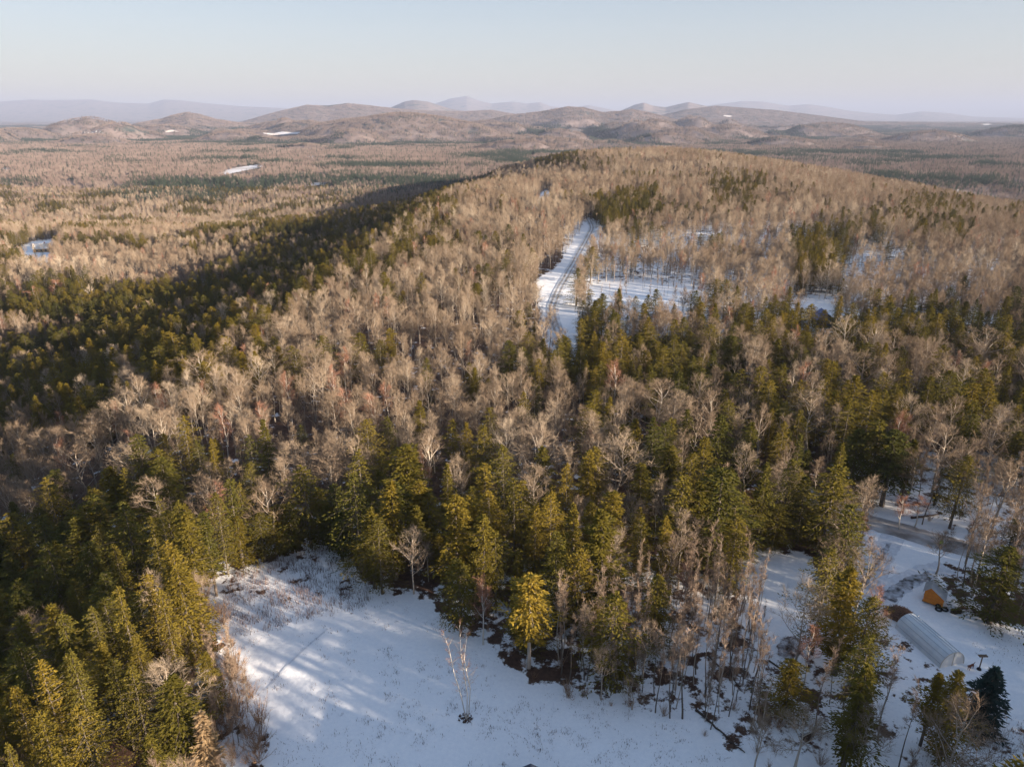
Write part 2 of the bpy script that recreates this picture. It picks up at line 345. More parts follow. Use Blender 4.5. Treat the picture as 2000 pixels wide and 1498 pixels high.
def build_ground():
    th = np.concatenate([np.linspace(-180, -52, 50), np.linspace(-51.7, 51.7, 960), np.linspace(52, 180, 50)])
    rr = np.concatenate([[.5, 10, 20, 30], np.geomspace(36, 48000, 520)])
    T, RR = np.meshgrid(R(1)*th, rr); X = (RR*np.sin(T)); Y = (RR*np.cos(T))
    Z = height(X, Y); nr, na = X.shape
    me = bpy.data.meshes.new('ground')
    V = np.stack([X, Y, Z], -1).reshape(-1, 3).astype(np.float32)
    i = (np.arange(nr-1)[:, None]*na + np.arange(na-1)[None, :]).ravel()
    F = np.stack([i, i+na, i+na+1, i+1], -1).astype(np.int32)[:, ::-1]
    me.vertices.add(len(V)); me.vertices.foreach_set('co', V.ravel())
    me.loops.add(F.size); me.loops.foreach_set('vertex_index', F.ravel().copy())
    me.polygons.add(len(F)); me.polygons.foreach_set('loop_start', np.arange(0, F.size, 4, dtype=np.int32)); me.polygons.foreach_set('loop_total', np.full(len(F), 4, np.int32))
    me.update(calc_edges=True); me.validate()
    me.polygons.foreach_set('use_smooth', np.ones(len(F), bool))
    s = snow_cover(X.ravel(), Y.ravel())
    # soften the outline of the clearings a little
    S = s.reshape(nr, na)
    for _ in range(5):
        S[1:-1, 1:-1] = (S[1:-1, 1:-1]*2+S[:-2, 1:-1]+S[2:, 1:-1]+S[1:-1, :-2]+S[1:-1, 2:])/6
    a = me.attributes.new('snow', 'FLOAT', 'POINT'); a.data.foreach_set('value', S.ravel().astype(np.float32))
    f = smooth((np.hypot(X, Y)-1000)/500).ravel(); a = me.attributes.new('far', 'FLOAT', 'POINT'); a.data.foreach_set('value', f.astype(np.float32))
    me.materials.append(M['ground'])
    o = link('ground', me); tag(o, 'snowy wooded hill country running to blue mountains', None, None, 'structure')
    return float(Z.min()), float(Z.max())
ZMIN, ZMAX = build_ground()

def ribbon(name, pts, width, material, lift, label, ragged=0.0, seed=1):
    P = []
    for a, b in zip(pts[:-1], pts[1:]):
        for t in np.linspace(0, 1, 9)[:-1]: P.append(np.asarray(a[:2])*(1-t)+np.asarray(b[:2])*t)
    P.append(np.asarray(pts[-1][:2])); P = np.array(P)
    for _ in range(6): P[1:-1] = (P[:-2]+P[1:-1]*2+P[2:])/4
    rg = random.Random(seed); b = MB(); rows = []
    for i, p in enumerate(P):
        t = P[min(i+1, len(P)-1)]-P[max(i-1, 0)]; t /= np.linalg.norm(t); n = np.array((-t[1], t[0]))
        row = []
        for k in np.linspace(-.5, .5, 5):
            w = width*(1+ragged*rg.uniform(-1, 1)) if abs(k) > .4 else width
            q = p+n*k*w; row.append((q[0], q[1], float(height(q[0], q[1]))+lift))
        rows.append(row)
    for i in range(len(rows)-1):
        for j in range(4): b.quad(rows[i][j], rows[i][j+1], rows[i+1][j+1], rows[i+1][j])
    me = b.mesh(name, material)
    for p in me.polygons: p.use_smooth = True
    o = link(name, me); tag(o, label, None, None, 'structure'); return o

# ------------------------------------------------------------------ tree builders
GA = 2.399963
def conifer(seed, H=16.0, Rr=3.3, n=92, low=.10, pw=.75, droop=.22, per=34, leaf=.5, up=.25, flat=0.0, rag=.25):
    rg = random.Random(seed); tr = MB(); cr = MB()
    lean = (rg.uniform(-.02, .02), rg.uniform(-.02, .02))
    tr.tube([(lean[0]*z, lean[1]*z, z) for z in np.linspace(-.4, H*.96, 7)], [.24*H/16*(1-.9*k/6) for k in range(7)], 6)
    lob = [rg.uniform(1-rag*1.3, 1+rag*.6) for _ in range(7)]; ban = [rg.uniform(1-rag, 1+rag*.5) for _ in range(9)]; gap = rg.uniform(.25, .85)
    for i in range(n):
        rel = low + (1-low)*((i+.5)/n)**.92; h = H*rel; az = i*GA+rg.uniform(-.4, .4)
        L = Rr*((1-rel)**pw+.035+flat*math.sin(math.pi*min(1, rel*1.05)))*rg.uniform(.68, 1.18)*lob[int((az % 6.283)/6.284*7)]*ban[min(8, int(rel*9))]
        if abs(rel-gap) < .03 and rag > .3: L *= .45
        q = (rel-low)/(1-low)
        if q < .22: L *= .62+1.7*q
        el = up*(rel-.35)+rg.uniform(-.1, .12); ca, sa = math.cos(az), math.sin(az)
        def P(t): return np.array((lean[0]*h+ca*L*t, lean[1]*h+sa*L*t, h+L*t*math.tan(el)-droop*L*t*t+.10*L*t))
        tr.tube([P(0), P(.5), P(.92)], [.035, .022, .008], 3, False)
        m = max(7, int(per*(.35+.65*min(1, L/Rr*1.3))))
        for k in range(m):
            t = .12+.9*(k+rg.random())/m; p = P(min(t, 1.04)); side = 1 if k % 2 else -1
            w = .30*L*(1-.55*t)+.12
            o_ = side*w*rg.uniform(.05, 1.0); p = p+np.array((-sa*o_, ca*o_, rg.uniform(-.12, .14)-abs(o_)*.12))
            a2 = az+side*rg.uniform(.2, .95); ls = leaf*rg.uniform(.6, 1.25); lw = ls*rg.uniform(.32, .52)
            e2 = rg.uniform(-.55, .45); d = np.array((math.cos(a2)*math.cos(e2), math.sin(a2)*math.cos(e2), math.sin(e2)))
            s_ = np.array((-math.sin(a2), math.cos(a2), rg.uniform(-.7, .7))); s_ /= np.linalg.norm(s_)
            cr.quad(tuple(p-d*ls*.3), tuple(p+s_*lw*.5+d*ls*.1), tuple(p+d*ls*.75), tuple(p-s_*lw*.5+d*ls*.1))
    for k in range(16):   # leader
        z = H*(.95+.06*k/16); a2 = k*GA; d = np.array((math.cos(a2)*.4, math.sin(a2)*.4, .8)); s_ = np.array((-math.sin(a2), math.cos(a2), 0)); p = np.array((lean[0]*H, lean[1]*H, z-.3))
        cr.quad(tuple(p), tuple(p+s_*.09+d*.2), tuple(p+d*.55), tuple(p-s_*.09+d*.2))
    return tr, cr
def norm(v): return v/(np.linalg.norm(v)+1e-9)
def bare(seed, H=14.0, spread=.55, first=.38, limbs=11, width=1.0, rt=.17, twigs=5, tip=.9, droopy=0.0):
    """leafless broadleaf tree: trunk and limbs / branchlets and twigs"""
    rg = random.Random(seed); tr = MB(); cr = MB()
    bend = (rg.uniform(-.04, .04), rg.uniform(-.04, .04)); top = H*.86
    def T(z): return np.array((bend[0]*z+.12*math.sin(z*.7+seed), bend[1]*z+.12*math.cos(z*.6+seed*2), z))
    zz = np.linspace(-.4, top, 8); tr.tube([T(z) for z in zz], [rt*(1-.88*k/7)**1.0 for k in range(8)], 6)
    def rnd(): return np.array((rg.gauss(0, 1), rg.gauss(0, 1), rg.gauss(0, 1)))
    def branch(p, d, L, r, lvl, n, mb):
        pts = [p]; q = p; dd = d; seg = 4 if lvl == 1 else 3
        for k in range(seg):
            dd = norm(dd+rnd()*.13+np.array((0, 0, (.14 if lvl < 3 else .05)-droopy*.2))); q = q+dd*L/seg; pts.append(q)
        mb.tube(pts, [r*(1-.75*k/seg) for k in range(seg+1)], 4 if lvl == 1 else 3, False)
        for k in range(n):
            t = .25+.75*(k+rg.random())/n; f = t*seg; i = min(int(f), seg-1); base = pts[i]+(pts[i+1]-pts[i])*(f-i)
            ax = norm(pts[i+1]-pts[i]); sd = norm(np.cross(ax, rnd())); nd = norm(ax*rg.uniform(.75, 1.1)+sd*rg.uniform(.45, .85))
            if lvl == 1: branch(base, nd, L*rg.uniform(.34, .52)*(1.1-.4*t), r*.42, 2, 6, cr)
            else:
                nt_ = twigs
                l3 = L*rg.uniform(.4, .7)
                e = base+nd*l3; w = .017
                s1 = norm(np.cross(nd, rnd()))*w; cr.tri(tuple(base-s1), tuple(base+s1), tuple(e))
                for j in range(nt_):
                    b0 = base+nd*l3*rg.uniform(.15, .9); d3 = norm(nd+rnd()*.42+np.array((0, 0, .22-droopy*.8))); e3 = b0+d3*tip*rg.uniform(.45, 1.05)
                    s3 = norm(np.cross(d3, rnd()))*.0095; cr.tri(tuple(b0-s3), tuple(b0+s3), tuple(e3))
    for i in range(limbs):
        rel = first+(.97-first)*(i+.3)/limbs; p = T(top*rel); az = i*GA+rg.uniform(-.5, .5)
        el = math.pi/2-spread*(1.15-.45*rel)*rg.uniform(.75, 1.2)-.12
        L = H*(.40*(1.12-rel*.72))*width*rg.uniform(.8, 1.15)
        branch(p, np.array((math.cos(az)*math.cos(el), math.sin(az)*math.cos(el), math.sin(el))), L, rt*.5*(1-.5*rel), 1, 7, tr)
    branch(T(top*.98), np.array((0, 0, 1.)), H*.13, rt*.2, 1, 5, tr)
    return tr, cr
def young(seed, H=9.0):
    return bare(seed, H, .34, .35, 9, .50, .075, 3, .6)
def shrub_mb(seed, H=3.0, n=26):
    rg = random.Random(seed); b = MB()
    for i in range(n):
        az = rg.uniform(0, 6.283); el = rg.uniform(.75, 1.5); h = H*rg.uniform(.5, 1.05); d = np.array((math.cos(az)*math.cos(el), math.sin(az)*math.cos(el), math.sin(el)))
        p0 = np.array((rg.uniform(-.35, .35), rg.uniform(-.35, .35), -.1)); p1 = p0+d*h*.5; p2 = p1+norm(d+np.array((0, 0, .25)))*h*.5
        b.tube([p0, p1, p2], [.022, .015, .006], 3, False)
        for k in range(16):
            t = rg.uniform(.25, 1); q = p0+(p1-p0)*min(1, t*2) if t < .5 else p1+(p2-p1)*(t*2-1)
            dd = norm(d+np.array((rg.gauss(0, .45), rg.gauss(0, .45), .3+rg.gauss(0, .3)))); e = q+dd*H*rg.uniform(.14, .32)
            s_ = norm(np.cross(dd, np.array((rg.gauss(0, 1), rg.gauss(0, 1), rg.gauss(0, 1)))))*.011; b.tri(tuple(q-s_), tuple(q+s_), tuple(e))
    return b
PROTO = {}   # kind -> list of (trunk mesh, crown mesh, joined mesh, nominal height, nominal radius)
def reg(kind, tr, cr, mt, mc, H, Rr):
    j = MB(); j.join(tr, m=0); j.join(cr, m=1)
    PROTO.setdefault(kind, []).append((tr.mesh('trunk', mt), cr.mesh('crown', mc), j.mesh(kind, [mt, mc]), H, Rr))
rgp = random.Random(77)
for k in range(12):
    Rr = rgp.uniform(3.2, 4.9); t_, c_ = conifer(100+k, 16, Rr, rgp.randint(70, 108), rgp.choice((.06, .10, .14, .20, .28)), rgp.uniform(.36, .70), rgp.uniform(.14, .32), rgp.randint(58, 70), rgp.uniform(.30, .37), rgp.uniform(.05, .4), rgp.uniform(0, .16), rgp.uniform(.15, .5))
    reg('hemlock_tree', t_, c_, M['dark_bark'], M['hemlock'], 16, Rr*1.08)
for k in range(9):
    t_, c_ = bare(200+k, 14, [.62, .50, .75, .55, .42, .68, .58, .8, .48][k], [.40, .45, .33, .5, .38, .36, .48, .30, .42][k], [11, 10, 12, 10, 10, 12, 9, 13, 11][k], [1, .85, 1.1, .9, .75, 1.05, .95, 1.15, .8][k], .16)
    reg('bare_tree', t_, c_, M['bark'], M['twig'], 14, 3.8)
for k in range(5):
    t_, c_ = young(300+k, 9); reg('young_tree', t_, c_, M['dark_bark'] if k % 2 else M['bark'], M['young'], 9, 1.5)
for k in range(4):
    t_, c_ = bare(350+k, 12, .30, .56, 6, .36, .09, 2, .6); reg('pole_tree', t_, c_, M['dark_bark'] if k != 1 else M['bark'], M['young'], 12, 1.4)
for k in range(3):
    t_, c_ = bare(400+k, 12, .40, .34, 10, .72, .12, 4, .8); reg('birch_tree', t_, c_, M['birch'], M['birchtwig'], 12, 2.2)
t_, c_ = conifer(555, 16, 3.9, 100, .34, .42, .2, 56, .46, .15, .12, .35); reg('golden_hemlock_tree', t_, c_, M['bark'], crown_mat('golden_needles', [(.23, .165, .028), (.23, .165, .028)], .1), 16, 4.2)
t_, c_ = conifer(500, 9, 2.7, 88, .05, .9, .10, 40, .42, .3); reg('spruce_tree', t_, c_, M['dark_bark'], M['spruce'], 9, 2.7)
t_, c_ = conifer(501, 10, 1.9, 80, .06, .9, .10, 30, .45, .5); reg('larch_tree', t_, c_, M['bark'], M['larch'], 10, 1.9)
SHRUBS = [shrub_mb(600+k, 3.0).mesh('shrub', M['shrub']) for k in range(4)]
for s_ in SHRUBS: PROTO.setdefault('shrub', []).append((None, None, s_, 3.0, 1.6))

# ------------------------------------------------------------------ where the trees stand
rng = np.random.default_rng(7); rr_ = random.Random(11)
TREES = []   # dicts: kind, x, y, z, H, w (width factor), pid, rz, hero
def add(kind, x, y, H, w=1.0, hero=False, pid=None, rz=None, z=None):
    p = PROTO[kind]
    TREES.append(dict(kind=kind, x=float(x), y=float(y), z=float(height(x, y)) if z is None else float(z), H=float(H), w=float(w), pid=rr_.randrange(len(p)) if pid is None else pid, rz=rr_.uniform(0, 6.28) if rz is None else rz, hero=hero))
def hero(kind, u, v, H, wpx=None, pid=None):
    """tree whose tip shows at (u, v): stand it where the sight line is H metres above the ground"""
    H = H*(.93 if kind == 'hemlock_tree' else 1.0)
    g = ground_at(u, v, H)
    if g is None: return
    if kind in ('hemlock_tree', 'bare_tree', 'birch_tree'):
        for _ in range(9):      # keep the trunk out of the open ground: a shorter tree stands farther back
            pu, pv, _d = project(g[0], g[1], g[2])
            if not any(inpoly(np.array([pu]), np.array([pv]), P)[0] for P in CLEAR): break
            H *= .93; g = ground_at(u, v, H)
    _, _, d = project(g[0], g[1], g[2]+H)
    w = 1.0
    pr = PROTO[kind]; pid = rr_.randrange(len(pr)) if pid is None else pid
    if wpx: w = float(np.clip((wpx*1.58*d/FPX)/(2*pr[pid][4]*H/pr[pid][3]), .55, 2.2))
    add(kind, g[0], g[1], H, w, True, pid)
HEM = """890 970 100 18;790 870 115 18;690 925 105 18;760 938 110 18;700 880 85 17;745 883 55 13;950 905 85 18;985 870 85 18;1005 935 75 17;943 1008 70 17;967 1040 85 14;590 910 105 17;1185 1000 150 19;1077 959 80 17;1125 983 90 18;
1197 960 90 16;1252 993 62 12;1245 817 75 17;1280 815 75 18;1331 932 95 18;1414 921 140 19;1375 945 110 17;1380 855 90 17;1409 809 80 17;1470 823 85 16;1288 1126 105 12;883 820 60 15;915 825 55 15;957 797 55 15;945 832 70 16;
713 820 85 16;757 815 50 15;833 700 45 14;927 717 45 13;823 783 60 14;517 820 65 16;585 830 32 12;1610 605 55 13;1640 598 32 9;1386 635 75 16;1431 656 65 15;1167 587 60 16;1212 572 32 13;1242 578 32 12;1398 545 48 15;1128 524 52 15;1158 647 48 15;1135 672 42 14;
1083 683 48 15;1052 702 48 14;1275 638 52 15;1248 713 40 13;1285 705 48 14;1050 755 36 12;1022 765 48 14;1680 734 95 18;1655 742 55 15;1660 790 70 15;1705 765 80 17;1683 838 100 18;1725 822 80 17;1752 842 100 17;1576 650 50 15;1616 702 55 14;1632 705 40 13;
1484 626 55 15;1527 612 42 13;1632 909 105 17;1500 902 70 17;1545 900 75 16;1904 782 80 15;1904 638 42 12;1856 562 45 14;1890 540 45 14;1990 560 55 15;1785 580 45 13;1623 1074 95 17;1671 1107 130 17;1700 1165 110 15;1550 1287 85 9;1688 1300 125 15;1700 1243 105 15;
1883 1316 105 13;1835 1312 90 11;1973 1070 135 15;362 1000 85 17;326 1056 85 16;223 1063 50 13;233 1146 62 16;286 1123 60 16;316 1152 60 15;180 1186 50 14;116 1203 75 16;253 1302 70 14;266 1246 60 10;153 1379 95 16;73 1392 70 14;15 1452 60 14;396 1276 66 10;76 1289 90 17;
113 1455 90 14;80 1013 60 15;193 1020 55 14;293 1010 50 15;136 1272 70 16;220 1290 60 13;30 1340 90 16;354 814 65 16;384 860 50 14;487 850 55 15;267 850 60 15;90 934 75 16;240 914 60 15;444 937 62 16;147 774 60 15;190 720 60 15;280 697 45 14;497 633 38 14;414 857 45 14;
174 950 40 12;307 967 45 14;467 942 45 14;484 904 60 15;23 887 45 13;930 553 45 13;1030 590 32 12;1340 296 14 13;1410 316 16 13;1480 330 14 13;1720 393 22 14;1775 402 40 15;1812 405 24 14;1880 400 20 12;1920 406 26 14;1880 445 30 14;1560 352 20 12;1212 384 26 15;1175 395 24 15;1168 372 22 15;1190 405 26 16;1205 412 28 16;1180 415 26 16;1225 420 26 15;1245 412 22 14;1262 405 22 14;1318 388 22 14;1405 388 26 14;1440 350 20 14;1475 392 24 14;
1560 470 45 15;1585 490 45 15;1610 480 45 15;1590 460 40 15;1650 545 40 14;1445 480 30 14;560 990 70 15;620 955 70 17;655 945 60 16;1045 985 60 15;1440 1010 80 14;1310 870 80 16;1350 885 75 16;1150 880 55 16;1108 905 60 16;870 905 60 15;660 1000 90 18;720 990 90 17;540 985 70 17;505 1000 80 17;460 1010 80 16;420 965 70 16;395 1000 60 15;640 985 80 17;735 1010 80 17;1255 1010 60 13;1300 1010 70 15;1090 1040 80 16;1130 1075 80 14;1480 960 70 15;1520 985 65 13""".replace("\n", "")
for rec in HEM.split(";"):
    u, v, w, H = map(float, rec.split()); hero('hemlock_tree', u, v, H, w)
hero('golden_hemlock_tree', 1035, 1121, 14.0, 105, 0)          # the golden hemlock with the clean trunk
hero('spruce_tree', 1943, 1306, 8.6, 92)
hero('larch_tree', 388, 1392, 9.0, 60)
BARE = """1592 765 95 14.5;1056 842 125 15;1207 858 115 15;1245 745 95 15;1290 742 95 15;1318 765 95 15;1388 760 65 14;830 838 85 14;640 868 80 14;565 862 70 14;522 940 80 14;1085 785 70 14;1160 805 60 14;1890 705 75 15;1930 640 70 15;1855 690 70 14;1690 690 70 14;1740 700 70 14;1830 790 85 15;1790 880 85 14;1700 932 85 13;
330 1288 115 11;60 1195 105 12;800 1032 60 11;1530 900 85 11;1660 980 50 12;1850 1035 60 12;1200 1040 60 12;1360 1015 70 11;1310 1050 60 11;1570 1400 130 8;1490 1398 70 8;1700 1385 80 10;175 805 85 14;240 760 85 14;390 690 75 14;460 720 60 14;560 620 60 14;330 745 75 14;260 720 70 14;100 835 90 14;150 870 80 14;205 790 60 14;620 640 60 14;700 600 60 14;770 590 55 14;840 620 60 14;660 765 65 13;720 770 65 13;
240 865 80 13;300 935 85 13;405 930 75 13;30 960 70 13;130 920 80 13;590 870 70 14;690 860 60 13;1000 800 60 14;1010 640 60 14;960 610 55 14;900 640 60 14;930 690 55 14;1265 1210 70 9;1140 1180 62 10;1240 1330 60 7;1330 1230 70 9;1410 1180 60 10;1180 1260 50 8;1900 860 90 14;1960 800 90 14;1975 900 90 14;1850 830 80 14;1940 1010 80 13""".replace("\n", "")
for rec in BARE.split(";"):
    u, v, w, H = map(float, rec.split()); hero('bare_tree', u, v, H, w)
for u, v, H, w in ((942, 1120, 11, 45), (1205, 705, 13, 40), (1690, 1010, 12, 50), (1770, 970, 12, 36), (1800, 965, 12, 36), (1590, 1215, 10, 44), (1345, 1100, 10, 44), (665, 760, 14, 46), (725, 765, 14, 46), (1220, 1180, 10, 36), (105, 545, 15, 40), (60, 560, 15, 40)):
    hero('birch_tree', u, v, H, w)
CON = ["55555554321111110122", "66666655421021101333", "67777643111122123345", "67766654101355565567", "77665422223555557566", "87776655665566666653", "88887777556567776643",
       "99998877788978885323", "99988758898585355125", "99984011235744225613", "99996000012222115625", "99986000000011114652"]
def conprob(u, v):
    c = np.clip((np.asarray(u)/100).astype(int), 0, 19); r = np.clip(((np.asarray(v)-300)/100).astype(int), 0, 11)
    g = np.array([[int(ch) for ch in row] for row in CON]); return g[r, c]/10.0
def fill():
    xs, ys = [], []
    for y0, y1, sp in ((-70, 330, 3.95), (330, 700, 4.5), (700, 1300, 5.3)):
        xm = max(150, y1*.86)
        gx = np.arange(-xm, xm, sp); gy = np.arange(y0, y1, sp); X, Y = np.meshgrid(gx, gy)
        X = X+rng.uniform(-.48, .48, X.shape)*sp; Y = Y+rng.uniform(-.48, .48, Y.shape)*sp; X = X.ravel(); Y = Y.ravel()
        k = np.abs(X) < np.maximum(Y*.82+60, 140); xs.append(X[k]); ys.append(Y[k])
    x = np.concatenate(xs); y = np.concatenate(ys); z = height(x, y); u, v, d = project(x, y, z)
    um, vm, _ = project(x, y, z+9)
    keep = np.ones(len(x), bool)
    for P in CLEAR: keep &= ~(inpoly(u, v, P) & (y > 20))
    # around and behind the drone: the owner's clearing, closed by woods on its right
    nearb = y < 58
    keep &= ~(nearb & (x < np.where(y < 45, 24, 38)) & (x > -27))
    dens = np.ones(len(x))
    dens = np.where((u > 1060) & (u < 1560) & (v > 1120) & (v < 1480), .85, dens)
    for P in STRIPS: dens = np.where(inpoly(u, v, P), .28, dens)
    dens = np.where(inpoly(u, v, PATCHY), .6, dens)
    dens = np.where((y < 60) & (x > 22), np.where(fbm(x/16, y/16, 91, 2) > -.16, .97, .5), dens)
    keep &= rng.random(len(x)) < dens
    # heroes keep their own space
    H_ = np.array([[t['x'], t['y'], 2.6 if 'hem' in t['kind'] else 2.2] for t in TREES])
    for hx, hy, hr in H_: keep &= ((x-hx)**2+(y-hy)**2) > hr*hr
    # lines of sight to things that must stay in view (shed, hoop house, person, roofs)
    x, y, z, u, v, um, vm = [a[keep] for a in (x, y, z, u, v, um, vm)]
    pc = conprob(um, vm)*np.where(vm < 800, 1.35, np.where((um > 400) & (vm < 1200), .62, np.where(um < 400, np.where(vm > 950, 1.9, 1.3), .6)))*np.where((vm < 600) & (um > 650), .6, 1.0); pc = np.where(y < 58, .8, pc)
    clump = fbm(x/34, y/34, 51, 2)
    pc = np.clip(pc*np.clip(1+7*clump, 0, 2.6), 0, 1)
    pc = np.where((um > 1130) & (vm > 590) & (vm < 900), np.maximum(pc, .36), pc)
    for P, q in (([(1150, 388), (1290, 362), (1270, 412), (1180, 445)], .9), ([(700, 430), (900, 380), (870, 480), (690, 560)], .5), ([(1380, 335), (1500, 342), (1490, 402), (1390, 398)], .5), ([(1540, 450), (1660, 440), (1650, 530), (1560, 535)], .75),  # evergreens packed at the road bend stand in for a dark mass of shade
                 ([(1760, 380), (1900, 388), (1900, 462), (1750, 440)], .4), ([(1045, 292), (1130, 292), (1130, 318), (1045, 322)], .8)):
        pc = np.where(inpoly(um, vm, P), q, pc)
    flank = np.interp(y, XE_Y, XE_X)-x
    pc = np.where((flank > 4) & (flank < 105) & (y > 150), np.maximum(pc, .68), pc)
    pc = np.where((um < 400-.12*(vm-1000)) & (vm > 1000), np.maximum(pc, .78), pc)
    iscon = rng.random(len(x)) < pc
    thin = (um > 1060) & (um < 1560) & (vm > 1060) & (vm < 1480)
    rim = inpoly(um, vm, [(400, 1090), (560, 1100), (600, 1520), (330, 1520), (380, 1300)])
    yng = (~iscon) & (thin | (rng.random(len(x)) < .12))
    for i in range(len(x)):
        if y[i] < 45 and 20 < x[i] < 40: add('hemlock_tree', x[i], y[i], rng.uniform(9, 12.5), rng.uniform(1.1, 1.5), z=z[i]); continue
        if rim[i] and rng.random() < .45: continue
        if rim[i]: add('young_tree', x[i], y[i], rng.uniform(3.5, 6.5), rng.uniform(1, 1.4), z=z[i]); continue
        if iscon[i]: add('hemlock_tree', x[i], y[i], (6.5+9*rng.random()**.75)*(1.62 if y[i] < 42 else 1), rng.uniform(1.1, 1.6), z=z[i])
        elif yng[i]: add('young_tree', x[i], y[i], rng.uniform(6, 10.5), rng.uniform(.85, 1.2), z=z[i])
        elif rng.random() < .04: add('birch_tree', x[i], y[i], rng.uniform(10, 14), 1.0, z=z[i])
        else: add('bare_tree', x[i], y[i], rng.uniform(6.8, 14.8)*(1.55 if y[i] < 40 else 1), rng.uniform(.72, 1.32), z=z[i])
fill()
POLES = [(1050, 1290), (1100, 1240), (1250, 1190), (1440, 1110), (1480, 1200), (1490, 1400), (1390, 1440), (1230, 1385), (1110, 1345)]
PB = [[(1830, 1075), (1975, 1110), (1985, 1200), (1935, 1205), (1880, 1180), (1845, 1125)], [(1740, 940), (1990, 960), (1990, 1070), (1840, 1040), (1760, 1010)], [(1470, 1400), (1560, 1350), (1640, 1320), (1800, 1345), (1860, 1420), (1850, 1510), (1480, 1510)]]
def poles():
    for P, sp, dn in ((POLES, 1.9, .85), (PB[0], 2.4, .5), (PB[1], 3.4, .45), (PB[2], 3.0, .55)):
        G = [tuple(g[:2]) for g in gpoly(P)]; A = np.array(G); lo, hi = A.min(0), A.max(0)
        for yy in np.arange(lo[1], hi[1], sp):
            for xx in np.arange(lo[0], hi[0], sp):
                x = xx+rr_.uniform(-.5, .5)*sp; y = yy+rr_.uniform(-.5, .5)*sp
                if rr_.random() < dn and inpoly(np.array([x]), np.array([y]), G)[0]: add('pole_tree', x, y, rr_.uniform(8.0, 14), rr_.uniform(.7, 1.2))
poles()
# keep sight lines free towards small things in the yard (only unplanned trees give way)
SIGHT = [(1800, 1150, 60), (1855, 1190, 50), (1765, 1195, 35), (1800, 1235, 55), (1860, 1285, 75), (1900, 1295, 40), (1836, 1063, 14), (1760, 1130, 60), (75, 485, 30), (1602, 622, 14), (1165, 436, 14), (1037, 1300, 25), (905, 1320, 55)]
def blocks(t):
    if t['hero'] or t['y'] < 18: return False
    u0, v0, _ = project(t['x'], t['y'], t['z']); u1, v1, d = project(t['x'], t['y'], t['z']+t['H']); hw = 1387/d*1.6*t['w']
    for su, sv, sr, sd in HSIGHT:
        if d < sd-2 and abs(u0-su) < hw*.6+sr and v1 < sv and v0 > sv: return True
    for su, sv, sr in SIGHT:
        if abs(u0-su) < hw+sr*.6 and v1 < sv+sr*.4 and v0 > sv+sr*.2: return True
    return False
HSIGHT = []
for t in TREES:
    if t['hero'] and 'hemlock' in t['kind']:
        u1, v1, d = project(t['x'], t['y'], t['z']+t['H']*.72)
        if v1 > 780: HSIGHT.append((float(u1), float(v1), 1387/float(d)*.8, float(d)))
TREES = [t for t in TREES if not blocks(t)]
# shrubs on the sunny left rim of the meadow and along the wood edges
def shrubs():
    zones = [([(430, 1190), (480, 1330), (515, 1430), (535, 1500), (340, 1500), (320, 1400), (330, 1250), (400, 1130)], 1.9, 1.05), ([(860, 1215), (960, 1285), (1060, 1355), (1220, 1390), (1330, 1410), (1260, 1330), (1080, 1290), (950, 1210), (880, 1170)], 2.6, .55),
             ([(1250, 1300), (1500, 1300), (1500, 1480), (1380, 1440)], 3.2, .5), ([(1460, 1380), (1640, 1380), (1640, 1500), (1460, 1500)], 2.4, .7), ([(1760, 1000), (1990, 1040), (1990, 1070), (1830, 1040)], 2.5, .5), ([(1050, 640), (1110, 700), (1130, 760), (1000, 720)], 3, .7)]
    for P, sp, sc in zones:
        G = np.array([g[:2] for g in gpoly(P)]); lo = G.min(0); hi = G.max(0)
        for yy in np.arange(lo[1], hi[1], sp):
            for xx in np.arange(lo[0], hi[0], sp):
                x = xx+rr_.uniform(-.5, .5)*sp; y = yy+rr_.uniform(-.5, .5)*sp
                if inpoly(np.array([x]), np.array([y]), [tuple(g) for g in G])[0] and rr_.random() < .8: add('shrub', x, y, 2.9*sc*rr_.uniform(.5, 1.3), rr_.uniform(.8, 1.3))
shrubs()
for _ in range(9):
    g = ground_at(rr_.uniform(15, 120), rr_.uniform(492, 520)); add(rr_.choice(('bare_tree', 'hemlock_tree')), g[0], g[1], rr_.uniform(6, 10), 1.0)
for _ in range(44):     # saplings scattered over the snowy glade and verge
    g = ground_at(rr_.uniform(1140, 1385), rr_.uniform(560, 650)); add(rr_.choice(('young_tree', 'pole_tree', 'pole_tree')), g[0], g[1], rr_.uniform(5, 12), 1.0)
# slender young trees on that left rim
for _ in range(44):
    u = rr_.uniform(340, 510); v = rr_.uniform(1150, 1490)
    if u < 425+.3*(v-1180):
        g = ground_at(u, v); add('young_tree', g[0], g[1], rr_.uniform(4.5, 8), 1.15)

# ------------------------------------------------------------------ trees: the largest as things, the rest as woods
LIMIT = dict(golden_hemlock_tree=9, hemlock_tree=300, bare_tree=300, young_tree=200, pole_tree=260, birch_tree=60, shrub=200, spruce_tree=9, larch_tree=9)
ADJ = dict(golden_hemlock_tree=('golden yellow hemlock with clean lower trunk', 'evergreen tree', 'golden_hemlocks'), hemlock_tree=('hemlock', 'evergreen tree', 'hemlock_forest'), bare_tree=('bare tree', 'bare tree', 'bare_forest'), pole_tree=('thin pole tree', 'young tree', 'pole_woods'), young_tree=('slender young tree', 'young tree', 'young_woods'),
           birch_tree=('white-barked birch', 'birch tree', 'birch_woods'), shrub=('brown shrub', 'shrub', 'shrubbery'), spruce_tree=('dark blue-green spruce', 'spruce tree', 'spruces'), larch_tree=('tan larch', 'larch tree', 'larches'))
ORD = "first second third fourth fifth sixth seventh eighth ninth tenth eleventh twelfth thirteenth fourteenth fifteenth".split()
